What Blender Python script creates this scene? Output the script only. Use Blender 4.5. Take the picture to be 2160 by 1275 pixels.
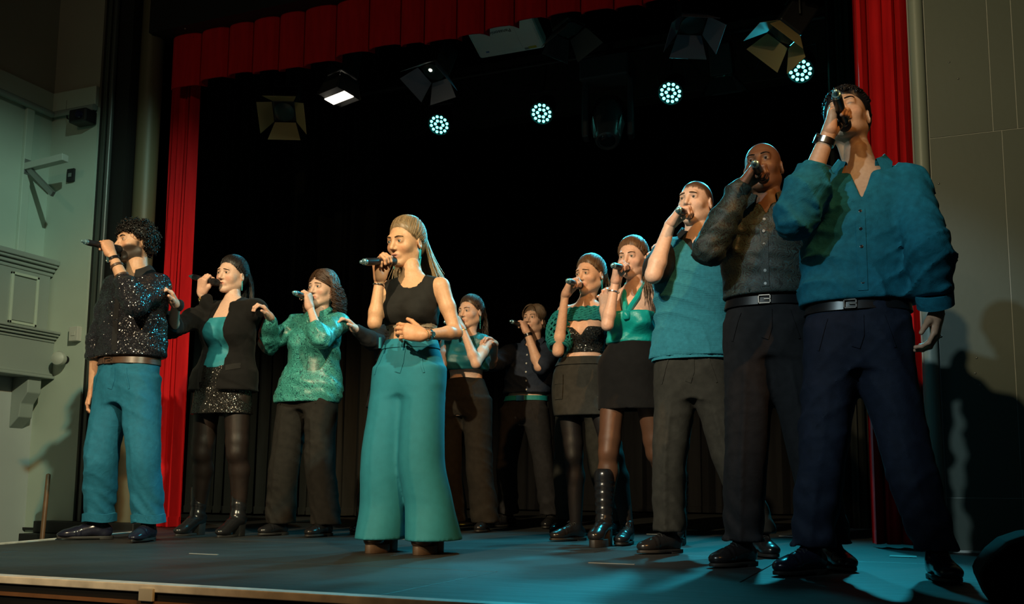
import bpy, bmesh, math, random
import numpy as np
from mathutils import Vector, Matrix
from mathutils.bvhtree import BVHTree
for o in list(bpy.data.objects): bpy.data.objects.remove(o, do_unlink=True)
scene = bpy.context.scene
COL = scene.collection
RNG = np.random.RandomState(7)
random.seed(7)

# ---------------------------------------------------------------- camera
FPX = 2040.0; TP = 0.1233; PPY = 775.2; ROLL = 0.00766; CAMH = 0.319      # focal length (px), tan of pitch, principal row, roll, height
pit = math.atan(TP); yw = math.atan(836 * math.cos(pit) / FPX)
cF = np.array([-math.sin(yw) * math.cos(pit), math.cos(yw) * math.cos(pit), math.sin(pit)])
cR0 = np.array([math.cos(yw), math.sin(yw), 0.0]); cU0 = np.cross(cR0, cF)
cR = cR0 * math.cos(ROLL) + cU0 * math.sin(ROLL); cU = cU0 * math.cos(ROLL) - cR0 * math.sin(ROLL)
cC = np.array([0.0, 0.0, CAMH])
def ray(x, y): return cF * FPX + cR * (x - 1080) - cU * (y - PPY)
def gnd(x, y, z=0.0):
    d = ray(x, y); return cC + d * (z - CAMH) / d[2]
def aty(x, y, Y):
    d = ray(x, y); return cC + d * Y / d[1]
def atx(x, y, X):
    d = ray(x, y); return cC + d * X / d[0]
cam_d = bpy.data.cameras.new('camera'); cam = bpy.data.objects.new('camera', cam_d); COL.objects.link(cam)
cam_d.sensor_width = 36.0; cam_d.lens = FPX / 2160 * 36.0; cam_d.clip_start = 0.05; cam_d.clip_end = 100; cam_d.shift_y = (PPY - 637.5) / 2160
m = Matrix.Identity(4)
for i in range(3):
    m[i][0] = cR[i]; m[i][1] = cU[i]; m[i][2] = -cF[i]; m[i][3] = cC[i]
cam.matrix_world = m
scene.camera = cam

# ---------------------------------------------------------------- world, lights, exposure
w = bpy.data.worlds.new('hall'); scene.world = w; w.use_nodes = True
w.node_tree.nodes['Background'].inputs[0].default_value = (0.35, 0.42, 0.40, 1)
w.node_tree.nodes['Background'].inputs[1].default_value = 0.05
scene.view_settings.view_transform = 'Standard'; scene.view_settings.look = 'None'
scene.view_settings.gamma = 1.0; scene.view_settings.use_curve_mapping = False
scene.view_settings.exposure = 0.0

def spot(name, loc, aim, col, power, cone=40, blend=0.3, size=0.08):
    l = bpy.data.lights.new(name, 'SPOT'); o = bpy.data.objects.new(name, l); COL.objects.link(o)
    l.color = col; l.energy = power; l.spot_size = math.radians(cone); l.spot_blend = blend; l.shadow_soft_size = size
    o.location = loc
    o.rotation_euler = (Vector(aim) - Vector(loc)).to_track_quat('-Z', 'Y').to_euler()
    return o
# front-of-house lanterns hung over the audience: warm ones and teal ones from both sides; the last spot is an added fill
spot('front_spot_warm', (-2.6, -3.6, 4.7), (-2.75, 4.6, 1.0), (1.0, 0.78, 0.46), 3300, 31, 0.6)
spot('front_spot_amber', (3.0, -1.2, 5.9), (-3.2, 4.4, 0.7), (1.0, 0.47, 0.13), 1500, 31, 0.5)
spot('front_spot_green', (2.4, -0.9, 5.7), (-5.1, 4.7, 0.8), (0.62, 1.0, 0.80), 1700, 29, 0.5)
spot('front_spot_cool', (-2.9, -2.9, 4.3), (-0.72, 4.4, 1.0), (0.66, 0.92, 1.0), 800, 19, 0.45)
spot('front_spot_straw', (-1.8, -3.4, 4.6), (0.55, 5.4, 2.2), (1.0, 0.82, 0.46), 900, 23, 0.7)
spot('added_fill_wash', (-2.6, -5.0, 4.2), (-2.9, 5.6, 3.0), (1.0, 0.76, 0.45), 130, 52, 0.8)  # added lamp without a known source, lifts the valance and upper left wall

# ---------------------------------------------------------------- materials
MATS = {}
def new_mat(name):
    m = bpy.data.materials.new(name); m.use_nodes = True
    nt = m.node_tree; b = nt.nodes['Principled BSDF']; MATS[name] = m
    return m, nt, b
def nd(nt, typ, **kw):
    n = nt.nodes.new(typ)
    for k, v in kw.items():
        if k.startswith('i_'):
            n.inputs[k[2:].replace('_', ' ')].default_value = v
        else: setattr(n, k, v)
    return n
def c4(c): return (c[0], c[1], c[2], 1.0)
def ramp(nt, fac, stops, interp='LINEAR'):
    r = nt.nodes.new('ShaderNodeValToRGB'); r.color_ramp.interpolation = interp
    el = r.color_ramp.elements
    while len(el) < len(stops): el.new(0.5)
    for e, (p, c) in zip(el, stops): e.position = p; e.color = c4(c)
    nt.links.new(fac, r.inputs[0]); return r.outputs[0]
def tc(nt, scale=(1, 1, 1)):
    t = nt.nodes.new('ShaderNodeTexCoord'); mp = nt.nodes.new('ShaderNodeMapping')
    mp.inputs['Scale'].default_value = scale
    nt.links.new(t.outputs['Object'], mp.inputs[0]); return mp.outputs[0]
def bump(nt, b, h, strength=0.3, dist=0.005):
    n = nd(nt, 'ShaderNodeBump'); n.inputs['Strength'].default_value = strength; n.inputs['Distance'].default_value = dist
    nt.links.new(h, n.inputs['Height']); nt.links.new(n.outputs[0], b.inputs['Normal']); return n
def cloth(name, col, rough=0.85, var=0.25, nscale=30, wrinkle=9.0, wstr=0.35, sheen=0.0, sheencol=None, spec=0.25, weave=400, metallic=0.0):
    m, nt, b = new_mat(name); L = nt.links.new
    v = tc(nt)
    n1 = nd(nt, 'ShaderNodeTexNoise', i_Scale=nscale, i_Detail=4.0); L(v, n1.inputs['Vector'])
    dk = [c * (1 - var) for c in col]; lt = [min(1, c * (1 + var)) for c in col]
    L(ramp(nt, n1.outputs[0], [(0.3, dk), (0.7, lt)]), b.inputs['Base Color'])
    b.inputs['Roughness'].default_value = rough; b.inputs['Specular IOR Level'].default_value = spec
    b.inputs['Metallic'].default_value = metallic
    if sheen:
        b.inputs['Sheen Weight'].default_value = sheen; b.inputs['Sheen Tint'].default_value = c4(sheencol or lt)
    n2 = nd(nt, 'ShaderNodeTexNoise', i_Scale=wrinkle, i_Detail=3.0, i_Distortion=1.2); L(v, n2.inputs['Vector'])
    n3 = nd(nt, 'ShaderNodeTexNoise', i_Scale=weave, i_Detail=1.0); L(v, n3.inputs['Vector'])
    mx = nd(nt, 'ShaderNodeMath', operation='MULTIPLY_ADD'); mx.inputs[1].default_value = 0.12
    L(n3.outputs[0], mx.inputs[0]); L(n2.outputs[0], mx.inputs[2])
    bump(nt, b, mx.outputs[0], wstr, 0.02)
    return m
def knit(name, col):
    m = cloth(name, col, .95, .12, 60, 5, .25, sheen=.5); nt = m.node_tree; L = nt.links.new; b = nt.nodes['Principled BSDF']; old = b.inputs['Normal'].links[0].from_node
    wv = nd(nt, 'ShaderNodeTexWave', wave_type='BANDS', bands_direction='X', i_Scale=55.0, i_Distortion=1.5, i_Detail=1.0); L(tc(nt), wv.inputs['Vector']); w2 = nd(nt, 'ShaderNodeTexWave', wave_type='BANDS', bands_direction='Z', i_Scale=40.0, i_Distortion=2.0); L(tc(nt), w2.inputs['Vector'])
    ml = nd(nt, 'ShaderNodeMath', operation='MULTIPLY'); L(wv.outputs['Fac'], ml.inputs[0]); L(w2.outputs['Fac'], ml.inputs[1])
    n = nd(nt, 'ShaderNodeBump'); n.inputs['Strength'].default_value = .45; n.inputs['Distance'].default_value = .004; L(ml.outputs[0], n.inputs['Height']); L(old.outputs[0], n.inputs['Normal']); L(n.outputs[0], b.inputs['Normal']); return m
def plain(name, col, rough=0.5, metallic=0.0, var=0.0, nscale=20, spec=0.5, bstr=0.0, emit=None, estr=0.0, coat=0.0):
    m, nt, b = new_mat(name); L = nt.links.new
    b.inputs['Base Color'].default_value = c4(col); b.inputs['Roughness'].default_value = rough
    b.inputs['Metallic'].default_value = metallic; b.inputs['Specular IOR Level'].default_value = spec
    b.inputs['Coat Weight'].default_value = coat
    if var or bstr:
        v = tc(nt); n1 = nd(nt, 'ShaderNodeTexNoise', i_Scale=nscale, i_Detail=6.0); L(v, n1.inputs['Vector'])
        if var: L(ramp(nt, n1.outputs[0], [(0.3, [c * (1 - var) for c in col]), (0.72, [min(1, c * (1 + var)) for c in col])]), b.inputs['Base Color'])
        if bstr: bump(nt, b, n1.outputs[0], bstr, 0.01)
    if emit:
        b.inputs['Emission Color'].default_value = c4(emit); b.inputs['Emission Strength'].default_value = estr
    return m
def attr_mat(name, rough=0.5, spec=0.4, nscale=60, bstr=0.08, sss=0.0):
    m, nt, b = new_mat(name); L = nt.links.new
    a = nd(nt, 'ShaderNodeVertexColor', layer_name='Col')
    v = tc(nt); n1 = nd(nt, 'ShaderNodeTexNoise', i_Scale=nscale, i_Detail=3.0); L(v, n1.inputs['Vector'])
    r = ramp(nt, n1.outputs[0], [(0.3, (.88, .86, .86)), (0.7, (1, 1, 1))])
    mx = nd(nt, 'ShaderNodeMixRGB', blend_type='MULTIPLY'); mx.inputs[0].default_value = 1.0
    L(a.outputs[0], mx.inputs[1]); L(r, mx.inputs[2]); L(mx.outputs[0], b.inputs['Base Color'])
    b.inputs['Roughness'].default_value = rough; b.inputs['Specular IOR Level'].default_value = spec
    if sss:
        b.inputs['Subsurface Weight'].default_value = sss; b.inputs['Subsurface Radius'].default_value = (0.010, 0.004, 0.002); b.inputs['Subsurface Scale'].default_value = 1.0
    if bstr: bump(nt, b, n1.outputs[0], bstr, 0.004)
    return m

# ---------------------------------------------------------------- mesh helpers
def put(o, parent=None, label=None, cat=None, group=None, kind=None):
    if o.name not in COL.objects: COL.objects.link(o)
    if parent is not None: o.parent = parent
    if label: o['label'] = label
    if cat: o['category'] = cat
    if group: o['group'] = group
    if kind: o['kind'] = kind
    return o
def empty(name, loc, label, cat, group=None, rz=0.0):
    o = bpy.data.objects.new(name, None); o.location = loc; o.rotation_euler = (0, 0, rz); o.empty_display_size = 0.1
    return put(o, None, label, cat, group)
def fastmesh(name, V, Fq, mat=None, smooth=True, colors=None):
    V = np.asarray(V, np.float32); Fq = np.asarray(Fq, np.int32)
    me = bpy.data.meshes.new(name); k = Fq.shape[1]; n = len(Fq)
    me.vertices.add(len(V)); me.vertices.foreach_set('co', V.ravel())
    me.loops.add(n * k); me.loops.foreach_set('vertex_index', Fq.ravel())
    me.polygons.add(n); me.polygons.foreach_set('loop_start', np.arange(0, n * k, k, dtype=np.int32))
    me.polygons.foreach_set('loop_total', np.full(n, k, np.int32))
    me.polygons.foreach_set('use_smooth', np.full(n, smooth, bool))
    me.update(calc_edges=True); me.validate()
    if mat: me.materials.append(mat)
    if colors is not None:
        ca = me.color_attributes.new('Col', 'FLOAT_COLOR', 'POINT')
        c = np.ones((len(V), 4), np.float32); c[:, :3] = colors; ca.data.foreach_set('color', c.ravel())
    return me
def fobj(name, V, Fq, mat, parent=None, smooth=True, colors=None, **kw):
    return put(bpy.data.objects.new(name, fastmesh(name, V, Fq, mat, smooth, colors)), parent, **kw)

class MB:
    def __init__(s): s.v = []; s.f = []
    def add(s, v, f):
        n = len(s.v); s.v += [tuple(map(float, p)) for p in v]; s.f += [tuple(i + n for i in q) for q in f]; return s
    def box(s, lo, hi):
        c = [(lo[i] + hi[i]) / 2 for i in range(3)]; h = [(hi[i] - lo[i]) / 2 for i in range(3)]
        return s.obox(c, np.eye(3), h)
    def obox(s, c, ax, h):
        c = np.asarray(c, float); ax = np.asarray(ax, float)
        v = [c + ax[0] * h[0] * a + ax[1] * h[1] * b + ax[2] * h[2] * d for a in (-1, 1) for b in (-1, 1) for d in (-1, 1)]
        f = [(0, 1, 3, 2), (4, 6, 7, 5), (0, 4, 5, 1), (2, 3, 7, 6), (0, 2, 6, 4), (1, 5, 7, 3)]
        return s.add(v, f)
    def tube(s, pts, r, seg=8, cap=True):
        pts = [np.asarray(p, float) for p in pts]; n = len(pts)
        rr = r if hasattr(r, '__len__') else [r] * n
        v = []; up = None
        for i, p in enumerate(pts):
            t = pts[min(i + 1, n - 1)] - pts[max(i - 1, 0)]; t = t / (np.linalg.norm(t) + 1e-9)
            if up is None: up = np.array([0, 0, 1.]) if abs(t[2]) < .9 else np.array([1., 0, 0])
            a = np.cross(t, up); a /= np.linalg.norm(a) + 1e-9; b = np.cross(a, t); up = b
            for k in range(seg):
                q = 2 * math.pi * k / seg; v.append(p + rr[i] * (a * math.cos(q) + b * math.sin(q)))
        f = [(i * seg + k, i * seg + (k + 1) % seg, (i + 1) * seg + (k + 1) % seg, (i + 1) * seg + k) for i in range(n - 1) for k in range(seg)]
        if cap: f += [tuple(range(seg))[::-1], tuple((n - 1) * seg + k for k in range(seg))]
        return s.add(v, f)
    def lathe(s, prof, o, d, seg=20, cap=True):
        o = np.asarray(o, float); d = np.asarray(d, float); d = d / np.linalg.norm(d)
        up = np.array([0, 0, 1.]) if abs(d[2]) < .9 else np.array([1., 0, 0])
        a = np.cross(d, up); a /= np.linalg.norm(a); b = np.cross(d, a)
        v = []; n = len(prof)
        for h, r in prof:
            for k in range(seg):
                q = 2 * math.pi * k / seg; v.append(o + d * h + r * (a * math.cos(q) + b * math.sin(q)))
        f = [(i * seg + k, (i + 1) * seg + k, (i + 1) * seg + (k + 1) % seg, i * seg + (k + 1) % seg) for i in range(n - 1) for k in range(seg)]
        if cap: f += [tuple(range(seg)), tuple((n - 1) * seg + k for k in range(seg))[::-1]]
        return s.add(v, f)
    def prism(s, poly, ext):
        poly = [np.asarray(p, float) for p in poly]; ext = np.asarray(ext, float); n = len(poly)
        v = poly + [p + ext for p in poly]
        f = [tuple(range(n))[::-1], tuple(range(n, 2 * n))] + [(i, (i + 1) % n, n + (i + 1) % n, n + i) for i in range(n)]
        return s.add(v, f)
    def grid(s, P, closed=False):
        P = np.asarray(P, float); nu, nv = P.shape[:2]
        f = [(i * nv + j, i * nv + (j + 1) % nv, (i + 1) * nv + (j + 1) % nv, (i + 1) * nv + j) for i in range(nu - 1) for j in range(nv if closed else nv - 1)]
        return s.add(P.reshape(-1, 3), f)
    def mesh(s, name, mat, smooth=False, bevel=0.0, recalc=True):
        me = bpy.data.meshes.new(name); me.from_pydata(s.v, [], s.f)
        if recalc or bevel:
            bm = bmesh.new(); bm.from_mesh(me)
            if recalc: bmesh.ops.recalc_face_normals(bm, faces=bm.faces)
            if bevel:
                e = [x for x in bm.edges if len(x.link_faces) == 2 and x.calc_face_angle(0) > 0.5]
                bmesh.ops.bevel(bm, geom=e, offset=bevel, segments=2, affect='EDGES', profile=0.5)
            bm.to_mesh(me); bm.free()
        if smooth:
            me.polygons.foreach_set('use_smooth', [True] * len(me.polygons))
            try: me.set_sharp_from_angle(angle=math.radians(40))
            except Exception: pass
        me.materials.append(mat); return me
    def obj(s, name, mat, parent=None, smooth=False, bevel=0.0, **kw):
        return put(bpy.data.objects.new(name, s.mesh(name, mat, smooth, bevel)), parent, **kw)

# ---------------------------------------------------------------- distance-field modelling
def rot(yaw=0, pitch=0, roll=0):   # degrees; yaw about z, pitch lifts the face (which looks along -y), roll tips the head sideways
    y, p, r = map(math.radians, (yaw, pitch, roll))
    Rz = np.array([[math.cos(y), -math.sin(y), 0], [math.sin(y), math.cos(y), 0], [0, 0, 1]])
    Rx = np.array([[1, 0, 0], [0, math.cos(p), math.sin(p)], [0, -math.sin(p), math.cos(p)]])
    Ry = np.array([[math.cos(r), 0, math.sin(r)], [0, 1, 0], [-math.sin(r), 0, math.cos(r)]])
    return Rz @ Rx @ Ry
class Cone:      # tapered capsule
    def __init__(s, a, b, ra, rb): s.a = np.asarray(a, float); s.b = np.asarray(b, float); s.ra = ra; s.rb = rb
    def box(s): r = max(s.ra, s.rb); return np.minimum(s.a, s.b) - r, np.maximum(s.a, s.b) + r
    def ev(s, X, Y, Z):
        d = s.b - s.a; L = float(d @ d) + 1e-12
        px, py, pz = X - s.a[0], Y - s.a[1], Z - s.a[2]
        t = np.clip((px * d[0] + py * d[1] + pz * d[2]) / L, 0, 1)
        return np.sqrt((px - t * d[0]) ** 2 + (py - t * d[1]) ** 2 + (pz - t * d[2]) ** 2) - (s.ra + (s.rb - s.ra) * t)
class Ell:       # ellipsoid
    def __init__(s, c, r, R=None): s.c = np.asarray(c, float); s.r = np.asarray(r, float); s.R = R
    def box(s):
        if s.R is None: e = s.r
        else: e = np.sqrt(((s.R * s.r) ** 2).sum(1))
        return s.c - e, s.c + e
    def ev(s, X, Y, Z):
        px, py, pz = X - s.c[0], Y - s.c[1], Z - s.c[2]
        if s.R is not None:
            R = s.R; px, py, pz = (R[0, 0] * px + R[1, 0] * py + R[2, 0] * pz, R[0, 1] * px + R[1, 1] * py + R[2, 1] * pz, R[0, 2] * px + R[1, 2] * py + R[2, 2] * pz)
        r = s.r
        k0 = np.sqrt((px / r[0]) ** 2 + (py / r[1]) ** 2 + (pz / r[2]) ** 2)
        k1 = np.sqrt((px / r[0] ** 2) ** 2 + (py / r[1] ** 2) ** 2 + (pz / r[2] ** 2) ** 2) + 1e-9
        return k0 * (k0 - 1) / k1
class Box:       # rounded box with axes as rows
    def __init__(s, c, h, ax=None, r=0.005): s.c = np.asarray(c, float); s.h = np.asarray(h, float); s.ax = np.eye(3) if ax is None else np.asarray(ax); s.r = r
    def box(s): e = (np.abs(s.ax) * s.h[:, None]).sum(0); return s.c - e, s.c + e
    def ev(s, X, Y, Z):
        px, py, pz = X - s.c[0], Y - s.c[1], Z - s.c[2]
        q = [np.abs(px * a[0] + py * a[1] + pz * a[2]) - (h - s.r) for a, h in zip(s.ax, s.h)]
        out = np.sqrt(sum(np.maximum(t, 0) ** 2 for t in q)); ins = np.minimum(np.maximum(np.maximum(q[0], q[1]), q[2]), 0)
        return out + ins - s.r
def smooth_interp(x, xp, fp):   # monotone-ish cubic through the knots
    xp = np.asarray(xp, float); fp = np.asarray(fp, float)
    if len(xp) < 3: return np.interp(x, xp, fp)
    d = np.diff(fp) / np.diff(xp); mm = np.zeros_like(fp)
    for i in range(1, len(xp) - 1):
        mm[i] = 0 if d[i - 1] * d[i] <= 0 else 2 * d[i - 1] * d[i] / (d[i - 1] + d[i])
    mm[0] = d[0]; mm[-1] = d[-1]
    x = np.clip(x, xp[0], xp[-1]); i = np.clip(np.searchsorted(xp, x) - 1, 0, len(xp) - 2)
    h = xp[i + 1] - xp[i]; t = (x - xp[i]) / h
    return (2 * t ** 3 - 3 * t ** 2 + 1) * fp[i] + (t ** 3 - 2 * t ** 2 + t) * h * mm[i] + (-2 * t ** 3 + 3 * t ** 2) * fp[i + 1] + (t ** 3 - t ** 2) * h * mm[i + 1]
class Stack:     # upright loft of (super)ellipses: rows (z, cx, cy, a, b, yaw)
    def __init__(s, rows, n=2.2, zcap=None, tilt=0.0):
        rows = sorted(rows, key=lambda r: r[0]); s.k = np.array([list(r) + [0] * (6 - len(r)) for r in rows], float); s.n = n; s.tilt = tilt
        s.z0 = s.k[0, 0]; s.z1 = s.k[-1, 0]
    def box(s):
        k = s.k; m = np.maximum(k[:, 3], k[:, 4])
        return np.array([(k[:, 1] - m).min(), (k[:, 2] - m).min(), s.z0]), np.array([(k[:, 1] + m).max(), (k[:, 2] + m).max(), s.z1])
    def at(s, z): return [smooth_interp(z, s.k[:, 0], s.k[:, i]) for i in range(1, 6)]
    def ev(s, X, Y, Z):
        cx, cy, a, b, w = s.at(Z); c, sn = np.cos(w), np.sin(w)
        px, py = X - cx, Y - cy; u = np.abs(px * c + py * sn) / a; v = np.abs(-px * sn + py * c) / b
        d = ((u ** s.n + v ** s.n) ** (1 / s.n) - 1) * np.minimum(a, b)
        d = np.maximum(d, Z - s.z1); return np.maximum(d, s.z0 - Z)
class Half:      # half space: inside where (p-o).n < 0
    def __init__(s, o, n): s.o = np.asarray(o, float); s.n = np.asarray(n, float) / np.linalg.norm(n)
    def box(s): return None
    def ev(s, X, Y, Z): return (X - s.o[0]) * s.n[0] + (Y - s.o[1]) * s.n[1] + (Z - s.o[2]) * s.n[2]
class Field:
    def __init__(s, lo, hi, h):
        lo = np.asarray(lo, float); hi = np.asarray(hi, float); s.h = h; s.lo = lo
        n = np.ceil((hi - lo) / h).astype(int) + 1
        s.ax = [(lo[i] + h * np.arange(n[i])).astype(np.float32) for i in range(3)]
        s.D = np.full(n, 0.2, np.float32)
    def _sl(s, p, pad):
        b = p.box()
        if b is None: sl = (slice(None),) * 3
        else:
            i0 = np.maximum(np.floor((b[0] - pad - s.lo) / s.h).astype(int), 0); i1 = np.minimum(np.ceil((b[1] + pad - s.lo) / s.h).astype(int) + 1, s.D.shape)
            if (i1 <= i0).any(): return None, None
            sl = tuple(slice(a, c) for a, c in zip(i0, i1))
        g = (s.ax[0][sl[0]][:, None, None], s.ax[1][sl[1]][None, :, None], s.ax[2][sl[2]][None, None, :])
        return sl, g
    def add(s, p, k=0.01):
        sl, g = s._sl(p, k + 2.5 * s.h)
        if sl is None: return s
        d = p.ev(*g).astype(np.float32); a = s.D[sl]
        h = np.clip(.5 + .5 * (a - d) / k, 0, 1); s.D[sl] = a * (1 - h) + d * h - k * h * (1 - h); return s
    def sub(s, p, k=0.005, off=0.0):
        sl, g = s._sl(p, k + 2.5 * s.h)
        if sl is None: return s
        d = -(p.ev(*g).astype(np.float32) - off); a = s.D[sl]
        h = np.clip(.5 - .5 * (a - d) / k, 0, 1); s.D[sl] = a * (1 - h) + d * h + k * h * (1 - h); return s
    def cut(s, p, k=0.003):       # keep only the inside of p
        g = (s.ax[0][:, None, None], s.ax[1][None, :, None], s.ax[2][None, None, :])
        d = np.broadcast_to(p.ev(*g).astype(np.float32), s.D.shape); a = s.D
        h = np.clip(.5 - .5 * (a - d) / k, 0, 1); s.D = a * (1 - h) + d * h + k * h * (1 - h); return s
    def noise(s, amp, waves, seed=0):
        r = np.random.RandomState(seed); g = (s.ax[0][:, None, None], s.ax[1][None, :, None], s.ax[2][None, None, :])
        m = np.abs(s.D) < 0.05; acc = np.zeros(s.D.shape, np.float32)
        for (kx, ky, kz) in waves:
            j = 1 + .35 * r.randn(3); ph = r.rand(4) * 6.28
            wv = np.sin(g[0] * kx * .37 + g[2] * kz * .31 + ph[1]) * 1.3
            acc += np.sin(g[0] * kx * j[0] + g[1] * ky * j[1] + g[2] * kz * j[2] + ph[0] + wv)
        s.D = np.where(m, s.D + amp * acc / max(1, len(waves)) ** .5, s.D); return s
    def ridges(s, amp, dirs, seed=0):      # sharp-crested folds that come and go along the cloth
        r = np.random.RandomState(seed + 50); g = (s.ax[0][:, None, None], s.ax[1][None, :, None], s.ax[2][None, None, :]); acc = np.zeros(s.D.shape, np.float32)
        for (kx, ky, kz) in dirs:
            j = 1 + .15 * r.randn(3); ph = r.rand(6) * 6.28
            wv = 1.1 * np.sin(g[0] * kz * .22 + g[2] * kx * .25 + ph[1]) + .6 * np.sin(g[2] * 9 + g[1] * 7 + ph[2])
            w = np.sin(g[0] * kx * j[0] + g[1] * ky * j[1] + g[2] * kz * j[2] + ph[0] + wv); m = np.clip(.35 + np.sin(g[0] * 9 + g[1] * 6 + ph[3]) * np.sin(g[2] * 8 + ph[4]), 0, 1)
            acc += m * (1 - np.abs(w)) ** 2.5
        s.D = np.where(np.abs(s.D) < .06, s.D - amp * acc, s.D); return s
    def disp(s, fn):
        g = (s.ax[0][:, None, None], s.ax[1][None, :, None], s.ax[2][None, None, :])
        s.D = s.D + fn(*g).astype(np.float32); return s
    def mesh(s):
        D = s.D; D[0] = np.maximum(D[0], 1e-3); D[-1] = np.maximum(D[-1], 1e-3); D[:, 0] = np.maximum(D[:, 0], 1e-3); D[:, -1] = np.maximum(D[:, -1], 1e-3); D[:, :, 0] = np.maximum(D[:, :, 0], 1e-3); D[:, :, -1] = np.maximum(D[:, :, -1], 1e-3)
        I = D < 0
        c = I[:-1, :-1, :-1].astype(np.int8)
        cnt = np.zeros_like(c)
        for a in (0, 1):
            for b in (0, 1):
                for d in (0, 1):
                    cnt += I[a:I.shape[0] - 1 + a, b:I.shape[1] - 1 + b, d:I.shape[2] - 1 + d]
        act = np.argwhere((cnt > 0) & (cnt < 8))
        if len(act) == 0: return np.zeros((0, 3)), np.zeros((0, 4), int)
        i, j, k = act.T
        cv = {(a, b, d): D[i + a, j + b, k + d] for a in (0, 1) for b in (0, 1) for d in (0, 1)}
        acc = np.zeros((len(act), 3)); num = np.zeros(len(act))
        for axis in range(3):
            for u in (0, 1):
                for v in (0, 1):
                    p = [0, 0, 0]; o = [q for q in range(3) if q != axis]; p[o[0]] = u; p[o[1]] = v; q = list(p); q[axis] = 1
                    A = cv[tuple(p)]; B = cv[tuple(q)]; mk = (A < 0) != (B < 0)
                    t = np.where(mk, A / np.where(mk, A - B, 1), 0)
                    pt = np.tile(np.array(p, float), (len(act), 1)); pt[:, axis] += t
                    acc[mk] += pt[mk]; num[mk] += 1
        V = s.lo + (act + acc / num[:, None]) * s.h
        idx = np.full(cnt.shape, -1, np.int32); idx[i, j, k] = np.arange(len(act))
        F = []
        for axis in range(3):
            sl0 = [slice(None)] * 3; sl1 = [slice(None)] * 3; sl0[axis] = slice(0, -1); sl1[axis] = slice(1, None)
            A = I[tuple(sl0)]; B = I[tuple(sl1)]; e = np.argwhere(A != B)
            o = [q for q in range(3) if q != axis]
            ok = (e[:, o[0]] > 0) & (e[:, o[1]] > 0) & (e[:, o[0]] < D.shape[o[0]] - 1) & (e[:, o[1]] < D.shape[o[1]] - 1); e = e[ok]
            if len(e) == 0: continue
            def cell(du, dv):
                q = e.copy(); q[:, o[0]] += du; q[:, o[1]] += dv; return idx[q[:, 0], q[:, 1], q[:, 2]]
            quad = np.stack([cell(-1, -1), cell(0, -1), cell(0, 0), cell(-1, 0)], 1)
            flip = A[e[:, 0], e[:, 1], e[:, 2]]
            if axis == 1: flip = ~flip
            quad[~flip] = quad[~flip][:, ::-1]; F.append(quad)
        return V, np.concatenate(F)
def relax(V, Fq, it=1, lam=0.5):
    n = len(V)
    for _ in range(it):
        S = np.zeros_like(V); c = np.zeros(n)
        for a, b in ((0, 1), (1, 2), (2, 3), (3, 0)):
            for p, q in ((a, b), (b, a)):
                for t in range(3): S[:, t] += np.bincount(Fq[:, p], V[Fq[:, q], t], n)
                c += np.bincount(Fq[:, p], minlength=n)
        V = V + lam * (S / np.maximum(c, 1)[:, None] - V)
    return V
def bvh(V, Fq): return BVHTree.FromPolygons([tuple(p) for p in V.tolist()], Fq.tolist())
def hit(tree, o, d):
    r = tree.ray_cast(Vector(o), Vector(d).normalized()); return None if r[0] is None else (np.array(r[0]), np.array(r[1]))
def unit(v): v = np.asarray(v, float); return v / (np.linalg.norm(v) + 1e-12)

# ---------------------------------------------------------------- material library
attr_mat('skin', .48, .4, 90, .06, sss=.06)
attr_mat('hair', .42, .45, 140, .15)
attr_mat('eye', .12, .6, 5, 0)
for nm, c in (('brow_black', (.012, .009, .007)), ('brow_brown', (.06, .035, .02)), ('brow_dark', (.03, .018, .012))): plain(nm, c, .9, spec=.1)
plain('shoe', (.010, .010, .011), .25, spec=.5, bstr=.05, nscale=60)
plain('shoe_brown', (.030, .018, .012), .32, spec=.5, bstr=.05, nscale=60)
plain('shoe_navy', (.010, .011, .022), .22, spec=.5, bstr=.05, nscale=60)
plain('sole', (.012, .011, .010), .6); plain('sole_brown', (.055, .035, .022), .6, var=.3)
plain('lace', (.008, .008, .008), .7)
plain('mic_grille', (.02, .02, .022), .45, metallic=.8, bstr=.6, nscale=900)
plain('mic_body', (.012, .012, .014), .32, spec=.5)
plain('mic_tail', (.25, .45, .50), .25, metallic=.7)
plain('silver', (.70, .68, .64), .22, metallic=1.0); plain('gold', (.80, .55, .22), .25, metallic=1.0); plain('watch_dark', (.02, .02, .024), .25, metallic=.6)
plain('leather_brown', (.055, .028, .016), .4, var=.4, bstr=.1); plain('leather_black', (.010, .010, .011), .3, spec=.5)
plain('teal_plastic', (.02, .38, .40), .3); plain('button_dark', (.01, .01, .012), .25); plain('button_pale', (.45, .48, .48), .3)
cloth('teal_corduroy', (.009, .105, .175), .8, .10, 40, 7, .35, sheen=.3)
cloth('teal_suiting', (.014, .170, .235), .75, .05, 30, 3.2, .12, spec=.3)
cloth('teal_linen', (.009, .140, .205), .85, .18, 40, 7, .55)
knit('teal_knit', (.024, .180, .250))
cloth('teal_top', (.020, .210, .260), .55, .12, 14, 5, .4, spec=.4)
cloth('teal_satin', (.005, .330, .290), .30, .10, 9, 5, .5, spec=.6)
cloth('teal_satin_dark', (.010, .120, .150), .35, .12, 9, 6, .5, spec=.6)
cloth('teal_yarn', (.010, .170, .180), .95, .25, 120, 40, .3, sheen=.4)
cloth('black_velvet', (.004, .0035, .0035), .9, .3, 20, 6, .35, sheen=.35, sheencol=(.10, .09, .08))
cloth('black_jersey', (.012, .011, .010), .85, .2, 20, 5, .25)
cloth('black_wool', (.013, .0115, .0095), .88, .2, 30, 5, .3)
cloth('grey_wool', (.024, .024, .021), .88, .2, 30, 5, .3)
cloth('charcoal_wool', (.015, .0145, .016), .88, .2, 30, 5, .3)
cloth('navy_cotton', (.010, .014, .028), .8, .2, 30, 5, .35)
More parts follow.
